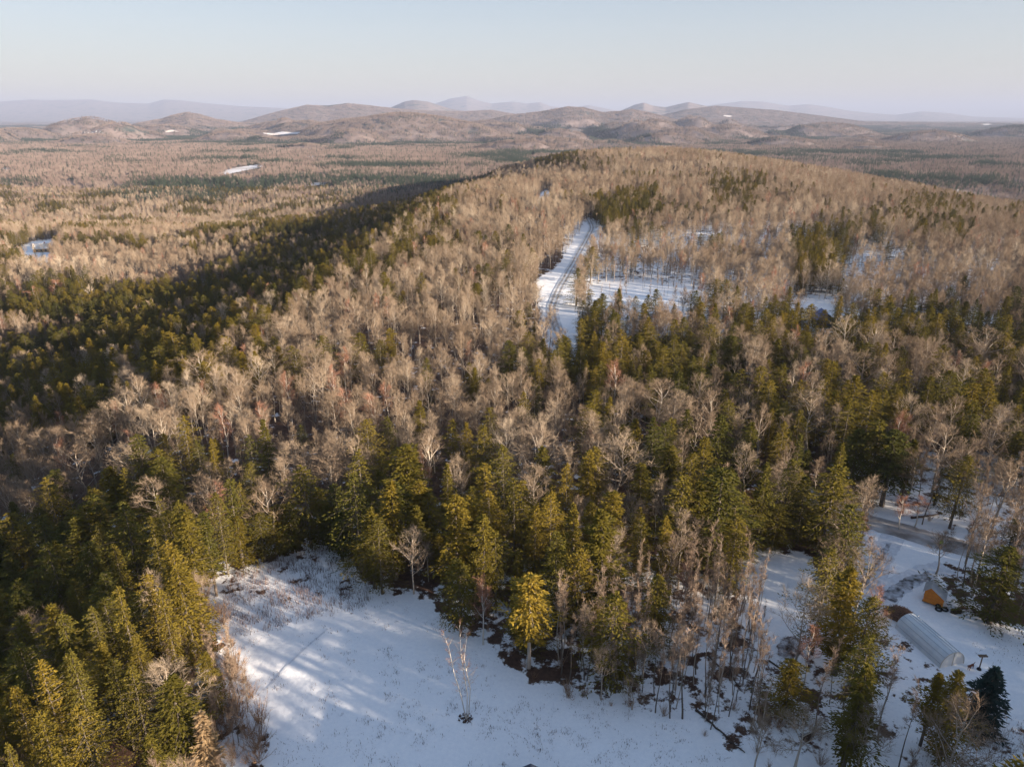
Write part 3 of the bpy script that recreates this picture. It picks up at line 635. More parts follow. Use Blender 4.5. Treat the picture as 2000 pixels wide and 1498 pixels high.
def zone(u, v):
    Z = [((1690, 2000, 1030, 1240), 'by the orange shed'), ((1560, 2100, 1240, 1600), 'below the hoop house'), ((1420, 1690, 1040, 1260), 'left of the driveway'), ((1050, 1560, 1120, 1600), 'in the open woods'),
         ((800, 1050, 1150, 1600), 'on the right meadow rim'), ((300, 560, 1080, 1600), 'on the left meadow rim'), ((-500, 300, 1080, 1600), 'on the shady left slope'),
         ((560, 1050, 960, 1150), 'just behind the meadow'), ((1050, 1420, 960, 1120), 'in the central evergreen belt'), ((1420, 2100, 830, 1060), 'beyond the right road'), ((-500, 560, 830, 1080), 'on the lower left ridge'),
         ((560, 1000, 820, 960), 'in the second belt behind meadow'), ((1000, 1420, 820, 960), 'in the upper evergreen belt'), ((-500, 560, 560, 830), 'along the left ridge edge'), ((560, 1000, 560, 820), 'left of the hill road'),
         ((1000, 1140, 400, 820), 'beside the hill road'), ((1140, 1420, 520, 700), 'around the snowy glade'), ((1140, 1420, 700, 820), 'below the snowy glade'), ((1420, 1720, 480, 830), 'around the blue building'), ((1720, 2100, 480, 830), 'on the right hillside')]
    for (a, b, c, d), s in Z:
        if a <= u < b and c <= v < d: return s
    return 'on the far hill crest'
def place_trees():
    bykind = {}
    for t in TREES:
        um, vm, d = project(t['x'], t['y'], t['z']+t['H']*.6); ok = -5 < um < 2005 and 0 < vm < 1520
        t['u'], t['v'], t['d'] = float(um), float(vm), float(d); t['score'] = (t['H']/float(d)*t['w']*(1.6 if t['hero'] else 1)) if ok else -1
        bykind.setdefault(t['kind'], []).append(t)
    for kind, L in bykind.items():
        L.sort(key=lambda t: -t['score']); ind = [t for t in L[:LIMIT[kind]] if t['score'] > 0]; rest = [t for t in L if not any(t is q for q in ind)] if len(L) < 2000 else L[len(ind):]
        noun, cat, wood = ADJ[kind]
        zs = {}
        for t in ind: zs.setdefault(zone(t['u'], t['v']), []).append(t)
        for zn, T in zs.items():
            T.sort(key=lambda t: t['d']); nrow = max(1, math.ceil(len(T)/12)); per = math.ceil(len(T)/nrow)
            for r in range(nrow):
                row = sorted(T[r*per:(r+1)*per], key=lambda t: t['u'])
                hs = sorted(t['H'] for t in row)
                for k, t in enumerate(row):
                    size = 'tall' if t['H'] >= hs[int(len(hs)*.66)] else ('small' if t['H'] <= hs[int(len(hs)*.3)] else 'medium')
                    lab = f"{size} {noun} {zn}"
                    if len(row) > 1 or nrow > 1:
                        lab += ', ' + ('' if nrow == 1 else ('front row, ' if r == 0 else f'{ORD[r]} row, ')) + f'{ORD[k]} from left'
                    make_tree(kind, t, lab, cat, f"{noun}s {zn}" if len(T) > 1 else None)
        if rest: scatter(wood, kind, rest)
def make_tree(kind, t, label, cat, group):
    tm, cm, jm, H0, _ = PROTO[kind][t['pid']]; s = t['H']/H0
    if kind == 'shrub':
        o = link('shrub', jm); o.location = (t['x'], t['y'], t['z']); o.rotation_euler = (0, 0, t['rz']); tag(o, label, cat, group)
    else:
        o = thing(kind, label, cat, (t['x'], t['y'], t['z']), t['rz'], group)
        link('trunk', tm, o); link('crown', cm, o)
    o.scale = (s*t['w'], s*t['w'], s)
NG = {}
def instancer(kind, meshes):
    """geometry-node tree that puts one of the given meshes on every point (attributes pid, rz, sc)"""
    c = bpy.data.collections.new(kind+'_sources')
    for i, me in enumerate(meshes): c.objects.link(bpy.data.objects.new(f'{kind}_source_{i:02d}', me))
    g = bpy.data.node_groups.new(kind+'_scatter', 'GeometryNodeTree')
    g.interface.new_socket('Geometry', in_out='INPUT', socket_type='NodeSocketGeometry'); g.interface.new_socket('Geometry', in_out='OUTPUT', socket_type='NodeSocketGeometry')
    N = g.nodes.new; gi = N('NodeGroupInput'); go = N('NodeGroupOutput'); ip = N('GeometryNodeInstanceOnPoints'); ci = N('GeometryNodeCollectionInfo')
    ci.inputs['Collection'].default_value = c; ci.inputs['Separate Children'].default_value = True; ci.inputs['Reset Children'].default_value = True
    def attr(n, t):
        a = N('GeometryNodeInputNamedAttribute'); a.data_type = t; a.inputs['Name'].default_value = n; return a.outputs[0]
    L = g.links.new
    L(gi.outputs[0], ip.inputs['Points']); L(ci.outputs[0], ip.inputs['Instance']); ip.inputs['Pick Instance'].default_value = True
    L(attr('pid', 'INT'), ip.inputs['Instance Index']); L(attr('rot', 'FLOAT_VECTOR'), ip.inputs['Rotation']); L(attr('sc', 'FLOAT_VECTOR'), ip.inputs['Scale'])
    L(ip.outputs[0], go.inputs[0]); return g
def points_object(name, P, pid, rot, sc, group, label):
    me = bpy.data.meshes.new(name); me.vertices.add(len(P)); me.vertices.foreach_set('co', np.asarray(P, np.float32).ravel())
    a = me.attributes.new('pid', 'INT', 'POINT'); a.data.foreach_set('value', np.asarray(pid, np.int32))
    a = me.attributes.new('rot', 'FLOAT_VECTOR', 'POINT'); a.data.foreach_set('vector', np.asarray(rot, np.float32).ravel())
    a = me.attributes.new('sc', 'FLOAT_VECTOR', 'POINT'); a.data.foreach_set('vector', np.asarray(sc, np.float32).ravel())
    me.update(); o = link(name, me); m = o.modifiers.new('scatter', 'NODES'); m.node_group = group; tag(o, label, None, None, 'stuff'); return o
def scatter(wood, kind, L):
    g = instancer(kind, [p[2] for p in PROTO[kind]])
    P = [(t['x'], t['y'], t['z']) for t in L]; H0 = PROTO[kind][0][3]
    rot = [(0, 0, t['rz']) for t in L]; sc = [(t['H']/H0*t['w'], t['H']/H0*t['w'], t['H']/H0) for t in L]
    points_object(wood, P, [t['pid'] for t in L], rot, sc, g, f"the mass of further {ADJ[kind][0]}s over the hillsides")
place_trees()

# ------------------------------------------------------------------ far woods: patches of small trees following the slopes
def far_patch(seed, pcon, size=44, n=44):
    rg = random.Random(seed); b = MB()
    for i in range(n):
        x = rg.uniform(-.5, .5)*size; y = rg.uniform(-.5, .5)*size
        if rg.random() < pcon:
            H = rg.uniform(10, 18); Rr = H*.2
            for k in range(26):
                rel = .1+.9*(k+.5)/26; h = H*rel; az = k*GA; L = Rr*(1-rel)**.8*1.15+.25; ca, sa = math.cos(az), math.sin(az); w = .55+L*.35
                b.quad((x, y, h+.35), (x+ca*L*.6-sa*w, y+sa*L*.6+ca*w, h-.1), (x+ca*L*1.1, y+sa*L*1.1, h-.6), (x+ca*L*.6+sa*w, y+sa*L*.6-ca*w, h-.1), 1)
        else:
            H = rg.uniform(9, 15); Rr = H*.27; b.tube([(x, y, -1), (x, y, H*.7)], [.16, .08], 3, False, 0)
            for k in range(34):
                az = rg.uniform(0, 6.28); q = rg.random()**.5; px = x+math.cos(az)*Rr*q; py = y+math.sin(az)*Rr*q; top = H*(1-.28*q*q)*rg.uniform(.85, 1.04); l = rg.uniform(1.6, 3.6)
                bx = x+(px-x)*.55; by = y+(py-y)*.55; a2 = rg.uniform(0, 3.14); w = .13
                b.tri((bx-math.cos(a2)*w, by-math.sin(a2)*w, top-l), (bx+math.cos(a2)*w, by+math.sin(a2)*w, top-l), (px, py, top), 0)
    return b.mesh('far_patch', [M['farbare'], M['farcon']])
FIELDS = [[(506, 261), (545, 259), (590, 259), (588, 262), (545, 264.5), (525, 264)], [(424, 342), (450, 331), (490, 325), (522, 321), (520, 328), (480, 335), (440, 344)], [(162, 258), (172, 256), (198, 257), (200, 259), (175, 261)], [(320, 257), (338, 255), (350, 258), (325, 260)],
          [(600, 308), (616, 304), (618, 313), (606, 314)], [(590, 361), (640, 357), (645, 363), (600, 366)], [(0, 332), (18, 328), (22, 338), (0, 342)], [(1870, 268), (1884, 266), (1886, 271), (1872, 272)], [(1915, 243), (1938, 242), (1938, 245), (1918, 246)], [(1412, 226), (1430, 226), (1428, 229), (1413, 229)],
          [(1855, 377), (1872, 372), (1890, 378), (1872, 384)]]
def far_woods():
    ps = [far_patch(700+k, 0.02+.08*(k % 2)) for k in range(3)] + [far_patch(710+k, .45) for k in range(3)] + [far_patch(720+k, .95) for k in range(3)]
    g = instancer('far_patch', ps)
    X, Y, S = [], [], []
    for y0, y1, sp in ((1180, 2600, 36), (2600, 5200, 46), (5200, 9800, 64)):
        xm = y1*.84; gx, gy = np.meshgrid(np.arange(-xm, xm, sp), np.arange(y0, y1, sp)); gx = gx+rng.uniform(-.5, .5, gx.shape)*sp; gy = gy+rng.uniform(-.5, .5, gy.shape)*sp
        k = np.abs(gx) < gy*.84; X.append(gx[k]); Y.append(gy[k]); S.append(np.full(k.sum(), sp/40.0))
    x = np.concatenate(X); y = np.concatenate(Y); s = np.concatenate(S); z = height(x, y); e = 15.0
    gx_ = (height(x+e, y)-height(x-e, y))/(2*e); gy_ = (height(x, y+e)-height(x, y-e))/(2*e)
    u, v, d = project(x, y, z); keep = np.ones(len(x), bool)
    for P in FIELDS:
        e_ = 15000.0/d; keep &= ~(inpoly(u, v, P) | inpoly(u, v-e_, P) | inpoly(u, v-e_*.5, P))
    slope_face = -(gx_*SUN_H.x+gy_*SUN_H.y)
    c = 1.2*fbm(x/420, y/520, 81, 3) + 1.7*fbm(x/130, y/170, 83, 3)
    low = smooth((-95-z)/40.0)
    rel = z-table(np.clip(x/y, -1.6, 1.6), np.log(y))
    c = .75*c - .85*np.clip((rel-24)/36, -.6, .6)*(y > 1500) - 1.6*np.clip(slope_face, -.22, .22)*(y > 1500)  # dark evergreens put in hollows and on slopes off the sun imitate relief shade
    val = c + .24*low - .14*smooth((z+30)/80) + .10 + .06*(x > 500) + .22*low*(x < -100) + .05*(x < -100)
    knoll = np.exp(-(np.abs((x+590)/560)**2)-((y-4150)/560)**2)
    valley = np.exp(-((y-1950)/650)**2)
    val = val + .30*valley*smooth((500-x)/600) + .16*valley*smooth((x-500)/400) + .12*(y < 5200) - .75*smooth((knoll-.25)/.45) + .22*np.exp(-((knoll-.12)/.09)**2)*(y < 4300)  # knoll kept bare and ringed with evergreens, so it looks lit against darker ground
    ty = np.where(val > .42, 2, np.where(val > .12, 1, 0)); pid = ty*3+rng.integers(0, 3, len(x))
    rot = np.stack([np.arctan(gy_), -np.arctan(gx_), np.zeros_like(x)], -1)
    hv = rng.uniform(.85, 1.1, len(x)); sc = np.stack([s, s, hv], -1)
    points_object('distant_forest', np.stack([x, y, z], -1)[keep], pid[keep], rot[keep], sc[keep], g, 'endless bare and evergreen woods on the far hills')
far_woods()

# ------------------------------------------------------------------ roads and snow fields
M['gravel'] = mat('snowy_gravel', (.19, .17, .16), .95, (.46, .45, .46), scale=.35, bump=.3, bscale=3)
M['gravel2'] = mat('bare_gravel', (.10, .095, .10), .95, (.60, .62, .68), scale=.9, bump=.3, bscale=3)
ribbon('gravel_road', [ground_at(u, v) for u, v in ((1560, 955), (1620, 990), (1680, 1014), (1760, 1036), (1840, 1060), (1920, 1081), (2060, 1112))], 5.2, M['gravel'], .06, 'grey gravel road crossing the right side', .08, 3)
HR = [ground_at(u, v) for u, v in ((1118, 705), (1100, 668), (1082, 630), (1078, 600), (1092, 566), (1118, 520), (1138, 482), (1158, 446), (1150, 430))]
ribbon('hill_road', HR, 4.2, mat('hill_road_snow', (.52, .53, .57), .9, (.70, .72, .76), scale=.25, bump=.2, bscale=2), .12, 'snowy gravel road climbing through the woods', .06, 4)
for off in (-.9, .75):
    ribbon('wheel_track', [(p[0]+off, p[1]) for p in HR], .75, mat('track_gravel', (.26, .235, .22), .95, (.48, .47, .48), scale=.5, bump=.3, bscale=3), .17, 'gravel wheel track worn into the hill road', .25, 8)
M['track'] = mat('trodden_snow', (.58, .60, .66), .9, (.72, .74, .79), scale=1.5)
for pts in (((1745, 1048), (1722, 1085), (1708, 1122), (1696, 1165)), ((1850, 1108), (1810, 1116), (1765, 1135), (1735, 1160), (1716, 1190))):
    ribbon('driveway', [ground_at(u, v) for u, v in pts], 3.4, M['track'], .025, 'ploughed grey snow of the curving driveway', .12, 11)
for nm, pts, w in (('driveway', ((1722, 1168), (1745, 1148), (1775, 1132), (1815, 1120)), 1.0), ('driveway', ((1735, 1172), (1758, 1150), (1788, 1134), (1822, 1122)), 1.6), ('driveway', ((1688, 1140), (1705, 1110), (1722, 1085), (1738, 1060)), .8)):
    ribbon(nm, [ground_at(u, v) for u, v in pts], w, M['gravel2'], .05, 'bare gravel wheel track of the snowy driveway', .35, 5)
ribbon('trail', [ground_at(u, v) for u, v in ((640, 1228), (600, 1262), (555, 1305), (522, 1345))], .28, M['track'], .04, 'narrow trodden trail across the snowy meadow', .3, 6)
M['field'] = mat('old_field_snow', (.66, .66, .70), .9, (.46, .42, .40), scale=.012)
for i, P in enumerate(FIELDS):
    G = gpoly(P)
    if any(g is None for g in G): continue
    c = sum(G)/len(G); b = MB(); rings = []
    for f in (0, .35, .7, 1.0):
        ring = []
        for k in range(len(G)):
            for t in (0, .17, .33, .5, .67, .83):
                q = G[k]*(1-t)+G[(k+1) % len(G)]*t; jit = 1+.34*(vnoise(np.array([k*3.1+t*9+i]), np.array([f*.2]), 4)[0]-.6); q = c+(q-c)*jit; p = c+(q-c)*f; ring.append((p[0], p[1], float(height(p[0], p[1]))+2.0))
        rings.append(ring)
    for a, r2 in zip(rings[:-1], rings[1:]):
        for k in range(len(a)): b.quad(a[k], a[(k+1) % len(a)], r2[(k+1) % len(a)], r2[k])
    tag(link('snow_field', b.mesh('snow_field', M['field'])), 'white snow field between the far woods', None, None, 'structure')

# ------------------------------------------------------------------ dead weeds poking through the snow
def weeds():
    b = MB(); rg = random.Random(5)
    def stalk(p, h, w):
        a = rg.uniform(0, 6.28); l = rg.uniform(-.25, .25); s = (math.cos(a)*w, math.sin(a)*w)
        b.tri((p[0]-s[0], p[1]-s[1], p[2]-.02), (p[0]+s[0], p[1]+s[1], p[2]-.02), (p[0]+l*h, p[1]+rg.uniform(-.25, .25)*h, p[2]+h))
    def clump(u, v, n, h, r):
        g = ground_at(u, v)
        for _ in range(n):
            x = g[0]+rg.gauss(0, r); y = g[1]+rg.gauss(0, r); stalk((x, y, float(height(x, y))), h*rg.uniform(.5, 1.2), .028)
    n = 0
    while n < 900:
        u = rg.uniform(450, 1420); v = rg.uniform(1090, 1500)
        if not inpoly(np.array([u]), np.array([v]), MEADOW)[0] or vnoise(np.array([u/38]), np.array([v/26]), 8)[0] < rg.uniform(.25, .75): continue
        n += 1; clump(u, v, rg.randint(2, 9), rg.choice((.15, .25, .4)), .25)
    n = 0
    while n < 480:
        u = rg.uniform(440, 720); v = rg.uniform(1070, 1240)
        if not inpoly(np.array([u]), np.array([v]), MEADOW)[0] or v > 1250-.25*(u-440): continue
        n += 1; clump(u, v, rg.randint(5, 14), rg.uniform(.5, 1.1), .4)
    for _ in range(140):
        clump(rg.uniform(1780, 2000), rg.uniform(1400, 1498), rg.randint(4, 10), .4, .3)
    for _ in range(50): clump(rg.uniform(1900, 2000), rg.uniform(1230, 1300), rg.randint(2, 6), .25, .3)
    tag(link('weeds', b.mesh('weeds', mat('dead_weeds', (.13, .085, .07)))), 'dead weed stalks poking through the meadow snow', None, None, 'stuff')
weeds()

# ------------------------------------------------------------------ birch clump in the meadow
def birch_clump():
    g = ground_at(910, 1402); t = thing('birch_clump', 'white birch clump with three stems standing alone in the snowy meadow', 'birch tree', tuple(g)); rg = random.Random(3)
    _, _, d = project(*g); s = d/FPX      # metres per photo pixel near the clump
    up = 1/math.cos(R(22))
    stems = [[(0, 0), (-8, 45), (-20, 92), (-28, 140), (-36, 165)], [(2, 0), (4, 50), (-2, 95), (-6, 130), (-7, 182)], [(5, 0), (10, 60), (4, 95), (0, 120), (8, 178)]]
    for st in stems:
        tr = MB(); cr = MB(); pts = [np.array((a*s, rg.uniform(-.15, .15), h*s*up*1.12)) for a, h in st]
        tr.tube(pts, [.07, .06, .05, .035, .015], 6)
        for k in range(34):
            f = rg.uniform(1.2, 3.98); i = int(f); p = pts[i]+(pts[i+1]-pts[i])*(f-i); az = rg.uniform(0, 6.28); dd = np.array((math.cos(az)*.75, math.sin(az)*.75, .65)); L = rg.uniform(.6, 1.9)*(1.15-f*.18)
            q = p+dd*L*.5; e = q+norm(dd+np.array((0, 0, .4)))*L*.5; tr.tube([p, q, e], [.022, .014, .006], 3, False)
            for j in range(15):
                tt = rg.uniform(.3, 1); b0 = p+(e-p)*tt; d3 = norm(dd+np.array((rg.gauss(0, .6), rg.gauss(0, .6), .3+rg.gauss(0, .3)))); e3 = b0+d3*rg.uniform(.3, .8); s3 = norm(np.cross(d3, np.array((rg.gauss(0, 1), rg.gauss(0, 1), .3))))*.006
                cr.tri(tuple(b0-s3), tuple(b0+s3), tuple(e3))
        o = link('stem', tr.mesh('stem', M['birch']), t); link('twigs', cr.mesh('twigs', M['birchtwig']), o)
    b = MB()
    for k in range(60):
        a = rg.uniform(0, 6.28); r = rg.uniform(0, .9)**.7; c = np.array((math.cos(a)*r, math.sin(a)*r*.8, .03)); a2 = rg.uniform(0, 6.28); l = rg.uniform(.1, .3)
        b.quad((c[0]-l*math.cos(a2), c[1]-l*math.sin(a2), .02), (c[0]+.08*math.sin(a2), c[1]-.08*math.cos(a2), .05), (c[0]+l*math.cos(a2), c[1]+l*math.sin(a2), .12*rg.random()+.03), (c[0]-.08*math.sin(a2), c[1]+.08*math.cos(a2), .06))
    link('leaf_litter', b.mesh('leaf_litter', mat('brown_leaf_litter', (.07, .04, .03))), t)
birch_clump()

# ------------------------------------------------------------------ buildings
M['orange_boards'] = mat('orange_board_siding', (.68, .24, .035), .7, (.56, .18, .03), scale=2.5, bump=.2, bscale=8)
M['metal_roof'] = mat('galvanised_roof', (.42, .45, .50), .35, (.52, .55, .58), scale=1.2, metallic=.5)
M['dark'] = mat('dark_rubber', (.018, .018, .02), .7)
M['wood'] = mat('weathered_wood', (.16, .11, .075), .85, (.10, .07, .05), scale=6)
M['paleboard'] = mat('pale_trim_wood', (.55, .5, .42), .8)
def frame2(pa, pb):
    """origin, x axis along pa->pb on the ground, y axis pointing away"""
    a = np.array(pa[:2]); b = np.array(pb[:2]); x = (b-a)/np.linalg.norm(b-a); return a, x, np.array((-x[1], x[0])), np.linalg.norm(b-a)
def tyre_mb(r=.38, w=.13, k=20):
    b = MB(); rings = []
    for i in range(k):
        a = 2*math.pi*i/k; c = np.array((math.cos(a), math.sin(a), 0)); ring = []
        for j in range(8):
            q = 2*math.pi*j/8; ring.append(c*(r+w*math.cos(q))+np.array((0, 0, w+w*math.sin(q))))
        rings.append(ring)
    for i in range(k):
        for j in range(8): b.quad(tuple(rings[i][j]), tuple(rings[(i+1) % k][j]), tuple(rings[(i+1) % k][(j+1) % 8]), tuple(rings[i][(j+1) % 8]))
    return b
def shed():
    pa, pb = ground_at(1801, 1177), ground_at(1840, 1190); a, x, y, w = frame2(pa, pb); z0 = min(pa[2], pb[2]); D = w*.92; ax = .27*w
    hl, hr_, ha = 2.15, 1.6, 2.85
    t = thing('mobile_shed', 'orange board shed on wheels with a lopsided metal roof, standing on the snow', 'shed', (a[0], a[1], z0), math.atan2(x[1], x[0]))
    f = .35   # floor height above the ground
    b = MB(); G = [(0, f), (w, f), (w, hr_), (ax, ha), (0, hl)]
    b.poly([(p, 0, q) for p, q in G]); b.poly([(p, D, q) for p, q in G][::-1])
    b.quad((w, 0, f), (w, D, f), (w, D, hr_), (w, 0, hr_)); b.quad((0, D, f), (0, 0, f), (0, 0, hl), (0, D, hl)); b.quad((0, 0, f), (0, D, f), (w, D, f), (w, 0, f))
    for k in range(1, 12):     # battens on the gable wall
        p = w*k/12; top = hl+(ha-hl)*p/ax if p < ax else ha+(hr_-ha)*(p-ax)/(w-ax); b.box((p, -.015, (f+top)/2), (.05, .03, top-f-.02))
    for k in range(1, 9): b.box((w+.015, D*k/9, (f+hr_)/2), (.03, .05, hr_-f-.02))
    link('walls', b.mesh('walls', M['orange_boards']), t)
    r = MB(); o = .18
    for (x0, z0_, x1, z1) in ((-.22, hl-.24*.9, ax, ha+.03), (w+.2, hr_-.16, ax, ha+.03)):
        r.quad((x0, -o, z0_+.04), (x1, -o, z1+.04), (x1, D+o, z1+.04), (x0, D+o, z0_+.04)); r.quad((x0, -o, z0_), (x0, D+o, z0_), (x1, D+o, z1), (x1, -o, z1))
        r.quad((x0, -o, z0_), (x1, -o, z1), (x1, -o, z1+.04), (x0, -o, z0_+.04)); r.quad((x0, -o, z0_), (x0, -o, z0_+.04), (x0, D+o, z0_+.04), (x0, D+o, z0_)); r.quad((x0, D+o, z0_), (x0, D+o, z0_+.04), (x1, D+o, z1+.04), (x1, D+o, z1))
        for k in range(10):
            yy = -o+(D+2*o)*(k+.5)/10; r.tube([(x0, yy, z0_+.05), (x1, yy, z1+.05)], [.022, .022], 4)
    link('roof', r.mesh('roof', M['metal_roof']), t)
    c = MB(); c.box((w+.03, -.03, (f+hr_)/2-.05), (.09, .09, hr_-f+.1)); link('corner_board', c.mesh('corner_board', M['paleboard']), t)
    s_ = MB(); s_.box((w/2, .25, .26), (w+.2, .16, .17)); s_.box((w/2, D-.25, .26), (w+.2, .16, .17)); link('chassis', s_.mesh('chassis', M['wood']), t)
    for p, q in ((.78*w, -.02), (.78*w, D+.02)):
        wb = MB(); tb = tyre_mb(.27, .1); wb.v = [(v_[0]+p, v_[2]+q-.1, v_[1]+.37) for v_ in tb.v]; wb.f = [f_[::-1] for f_ in tb.f]; wb.m = tb.m
        wo = link('wheel', wb.mesh('wheel', M['dark']), t); h = MB(); h.tube([(p, q-.05, .37), (p, q+.05, .37)], [.17, .17], 12); link('hub', h.mesh('hub', M['metal_roof']), wo)
shed()
for (u, v, r, lab) in ((1833, 1191, .36, 'black tyre lying in snow under the front of the orange shed'), (1845, 1191, .36, 'black tyre lying in snow at the right corner of the orange shed')):
    g = ground_at(u, v); o = link('tyre', tyre_mb(r).mesh('tyre', M['dark'])); o.location = tuple(g); o.rotation_euler = (.08, -.05, 0); tag(o, lab, 'tyre', 'loose tyres by the shed')
def hoop_house():
    n, f = ground_at(1858, 1299), ground_at(1770, 1222); a = np.array(n[:2]); d = np.array(f[:2])-a; Lg = np.linalg.norm(d); z0 = min(n[2], f[2])-.05
    t = thing('hoop_house', 'long low hoop house under ribbed grey sheeting with a white front end', 'greenhouse', (a[0], a[1], z0), math.atan2(d[1], d[0]))
    Wd, Hh = 1.8, 2.1; K = 26
    def prof(k): th = math.pi*k/K; return Wd*math.cos(th), Hh*max(0.0, math.sin(th))**.85
    c = MB(); N = 18
    for i in range(N):
        x0, x1 = Lg*i/N, Lg*(i+1)/N; s0, s1 = 1-.012*(i % 2), 1-.012*((i+1) % 2)
        for k in range(K):
            r0 = 1+.018*(1 if k % 4 == 0 else 0); r1 = 1+.018*(1 if (k+1) % 4 == 0 else 0)
            (y0, h0), (y1, h1) = prof(k), prof(k+1); c.quad((x0, y0*s0*r0, h0*s0*r0), (x0, y1*s0*r1, h1*s0*r1), (x1, y1*s1*r1, h1*s1*r1), (x1, y0*s1*r0, h0*s1*r0))
    co = link('cover', c.mesh('cover', mat('grey_sheeting', (.54, .60, .66), .45, (.62, .67, .71), scale=.8, spec=.4)), t)
    p = MB()
    for k in (2, 6, 9, 12, 14, 17, 20, 24):
        y, h = prof(k); p.tube([(.02, y*1.015, h*1.015), (Lg, y*1.015, h*1.015)], [.026, .026], 5)
    link('purlins', p.mesh('purlins', mat('dull_purlins', (.30, .35, .41), .6)), t)
    for xx, nm in ((-.04, 'front_end'), (Lg+.03, 'back_end')):
        e = MB(); e.poly([(xx, *prof(k)) for k in range(K+1)]); eo = link(nm, e.mesh(nm, mat('white_plastic_end', (.80, .78, .74), .5)), t)
    fr = MB()
    for k in range(K): fr.tube([(-.06, *prof(k)), (-.06, *prof(k+1))], [.045, .045], 5)
    fr.box((-.06, 0, 1.0), (.06, .08, 2.0)); link('end_hoop', fr.mesh('end_hoop', M['paleboard']), t)
hoop_house()
def mound(name, label, cat, u, v, L, Wd, H, rz, core, sticks, ns, seed):
    g = ground_at(u, v); t = thing(name, label, cat, tuple(g), rz); rg = random.Random(seed); b = MB(); n1, n2 = 18, 8; P = []
    for i in range(n2+1):
        ph = math.pi/2*i/n2; P.append([(L*math.cos(ph)*math.cos(2*math.pi*j/n1)*rg.uniform(.8, 1.12), Wd*math.cos(ph)*math.sin(2*math.pi*j/n1)*rg.uniform(.8, 1.12), H*math.sin(ph)*rg.uniform(.8, 1.1)-.1) for j in range(n1)])
    for i in range(n2):
        for j in range(n1): b.quad(P[i][j], P[i][(j+1) % n1], P[i+1][(j+1) % n1], P[i+1][j])
    link('core', b.mesh('core', core), t); s = MB()
    for k in range(ns):
        a = rg.uniform(0, 6.28); ph = rg.uniform(.05, 1.5); c = np.array((L*math.cos(ph)*math.cos(a), Wd*math.cos(ph)*math.sin(a), H*math.sin(ph)))
        d = norm(np.array((rg.gauss(0, 1), rg.gauss(0, 1), rg.gauss(0, .45)))); l = rg.uniform(.25, .7); s.tube([c-d*l*.5, c+d*l*.5], [.022, .012], 3, False)
    tag(link('branches', s.mesh('branches', sticks), t), kind='stuff'); return t
mound('brush_pile', 'brown heaped brush pile at the far end of the hoop house', 'brush pile', 1760, 1208, 2.3, 1.4, 1.7, 2.25, mat('brush_core', (.10, .06, .045), .95, (.17, .10, .07), scale=6), mat('brush_sticks', (.22, .13, .09)), 520, 4)
mound('log_pile', 'low dark brush heap in the snow right of the orange shed', 'brush pile', 1868, 1195, .9, .5, .5, .2, mat('heap_core', (.05, .03, .025), .95), M['wood'], 110, 6)
mound('earth_mound', 'brown earth mound showing through snow in the open woods', 'mound', 1542, 1266, 2.6, 1.5, .6, .9, mat('brown_earth', (.10, .06, .045), .95, (.62, .62, .66), scale=1.1, bump=.4), M['wood'], 130, 8)
def post_things():
    g = ground_at(1912, 1307); t = thing('bird_table', 'small wooden bird table on a post in the snow by the hoop house', 'bird table', tuple(g)); h = 2.1
    b = MB(); b.box((0, 0, h/2), (.10, .10, h)); link('post', b.mesh('post', M['wood']), t)
    b = MB(); b.box((0, 0, h+.03), (1.05, .45, .06)); b.box((.5, 0, h+.09), (.03, .45, .06)); b.box((-.5, 0, h+.09), (.03, .45, .06)); link('tray', b.mesh('tray', M['wood']), t)
    b = MB(); b.tube([(0, 0, -.05), (0, 0, .18), (0, 0, .30)], [.30, .24, .12], 10); link('base', b.mesh('base', M['dark']), t)
    g = ground_at(1788, 1217); b = MB(); b.tube([(0, 0, -.1), (.05, 0, .6), (.16, .05, 1.2)], [.07, .07, .05], 8); b.tube([(.16, .05, 1.2), (.30, .1, 1.28)], [.06, .05], 8)
    o = link('standpipe', b.mesh('standpipe', mat('white_pipe', (.78, .77, .74), .5))); o.location = tuple(g); tag(o, 'white standpipe beside the far end of the hoop house', 'pipe')
post_things()
def gable_house(name, label, cat, u, v, Wd, D, he, hr, rz, wall, roof, wins=(), chimney=False):
    g = ground_at(u, v); t = thing(name, label, cat, (g[0], g[1], g[2]-.2), rz); b = MB(); w, d = Wd/2, D/2
    b.quad((-w, -d, 0), (w, -d, 0), (w, -d, he), (-w, -d, he)); b.quad((w, d, 0), (-w, d, 0), (-w, d, he), (w, d, he))
    for sx in (-1, 1): b.poly([(sx*w, -d*sx, 0), (sx*w, d*sx, 0), (sx*w, d*sx, he), (sx*w, 0, hr), (sx*w, -d*sx, he)])
    link('walls', b.mesh('walls', wall), t)
    r = MB(); o = .45; k = (hr-he)/d
    for s in (-1, 1):
        e = (d+o)*s; ze = he-o*k; A = [(-w-o, e, ze), (w+o, e, ze), (w+o, 0, hr), (-w-o, 0, hr)]; up_ = [(p[0], p[1], p[2]+.18) for p in A]
        r.poly(up_ if s < 0 else up_[::-1]); r.poly(A[::-1] if s < 0 else A); 
        for i in range(4): r.quad(A[i], A[(i+1) % 4], up_[(i+1) % 4], up_[i])
    ro = link('roof', r.mesh('roof', roof), t)
    if chimney:
        c = MB(); c.box((w*.4, .2, hr+.3), (.7, .7, 1.7)); link('chimney', c.mesh('chimney', mat('brick_chimney', (.25, .12, .09))), ro)
    for (x, z, ww, hh) in wins:
        f = MB(); f.box((x, -d-.03, z), (ww+.2, .06, hh+.2)); fo = link('window', f.mesh('window', M['paleboard']), t); p = MB(); p.box((x, -d-.07, z), (ww, .03, hh)); link('pane', p.mesh('pane', mat('dark_glass', (.02, .025, .03), .1, spec=.6)), fo)
    return t
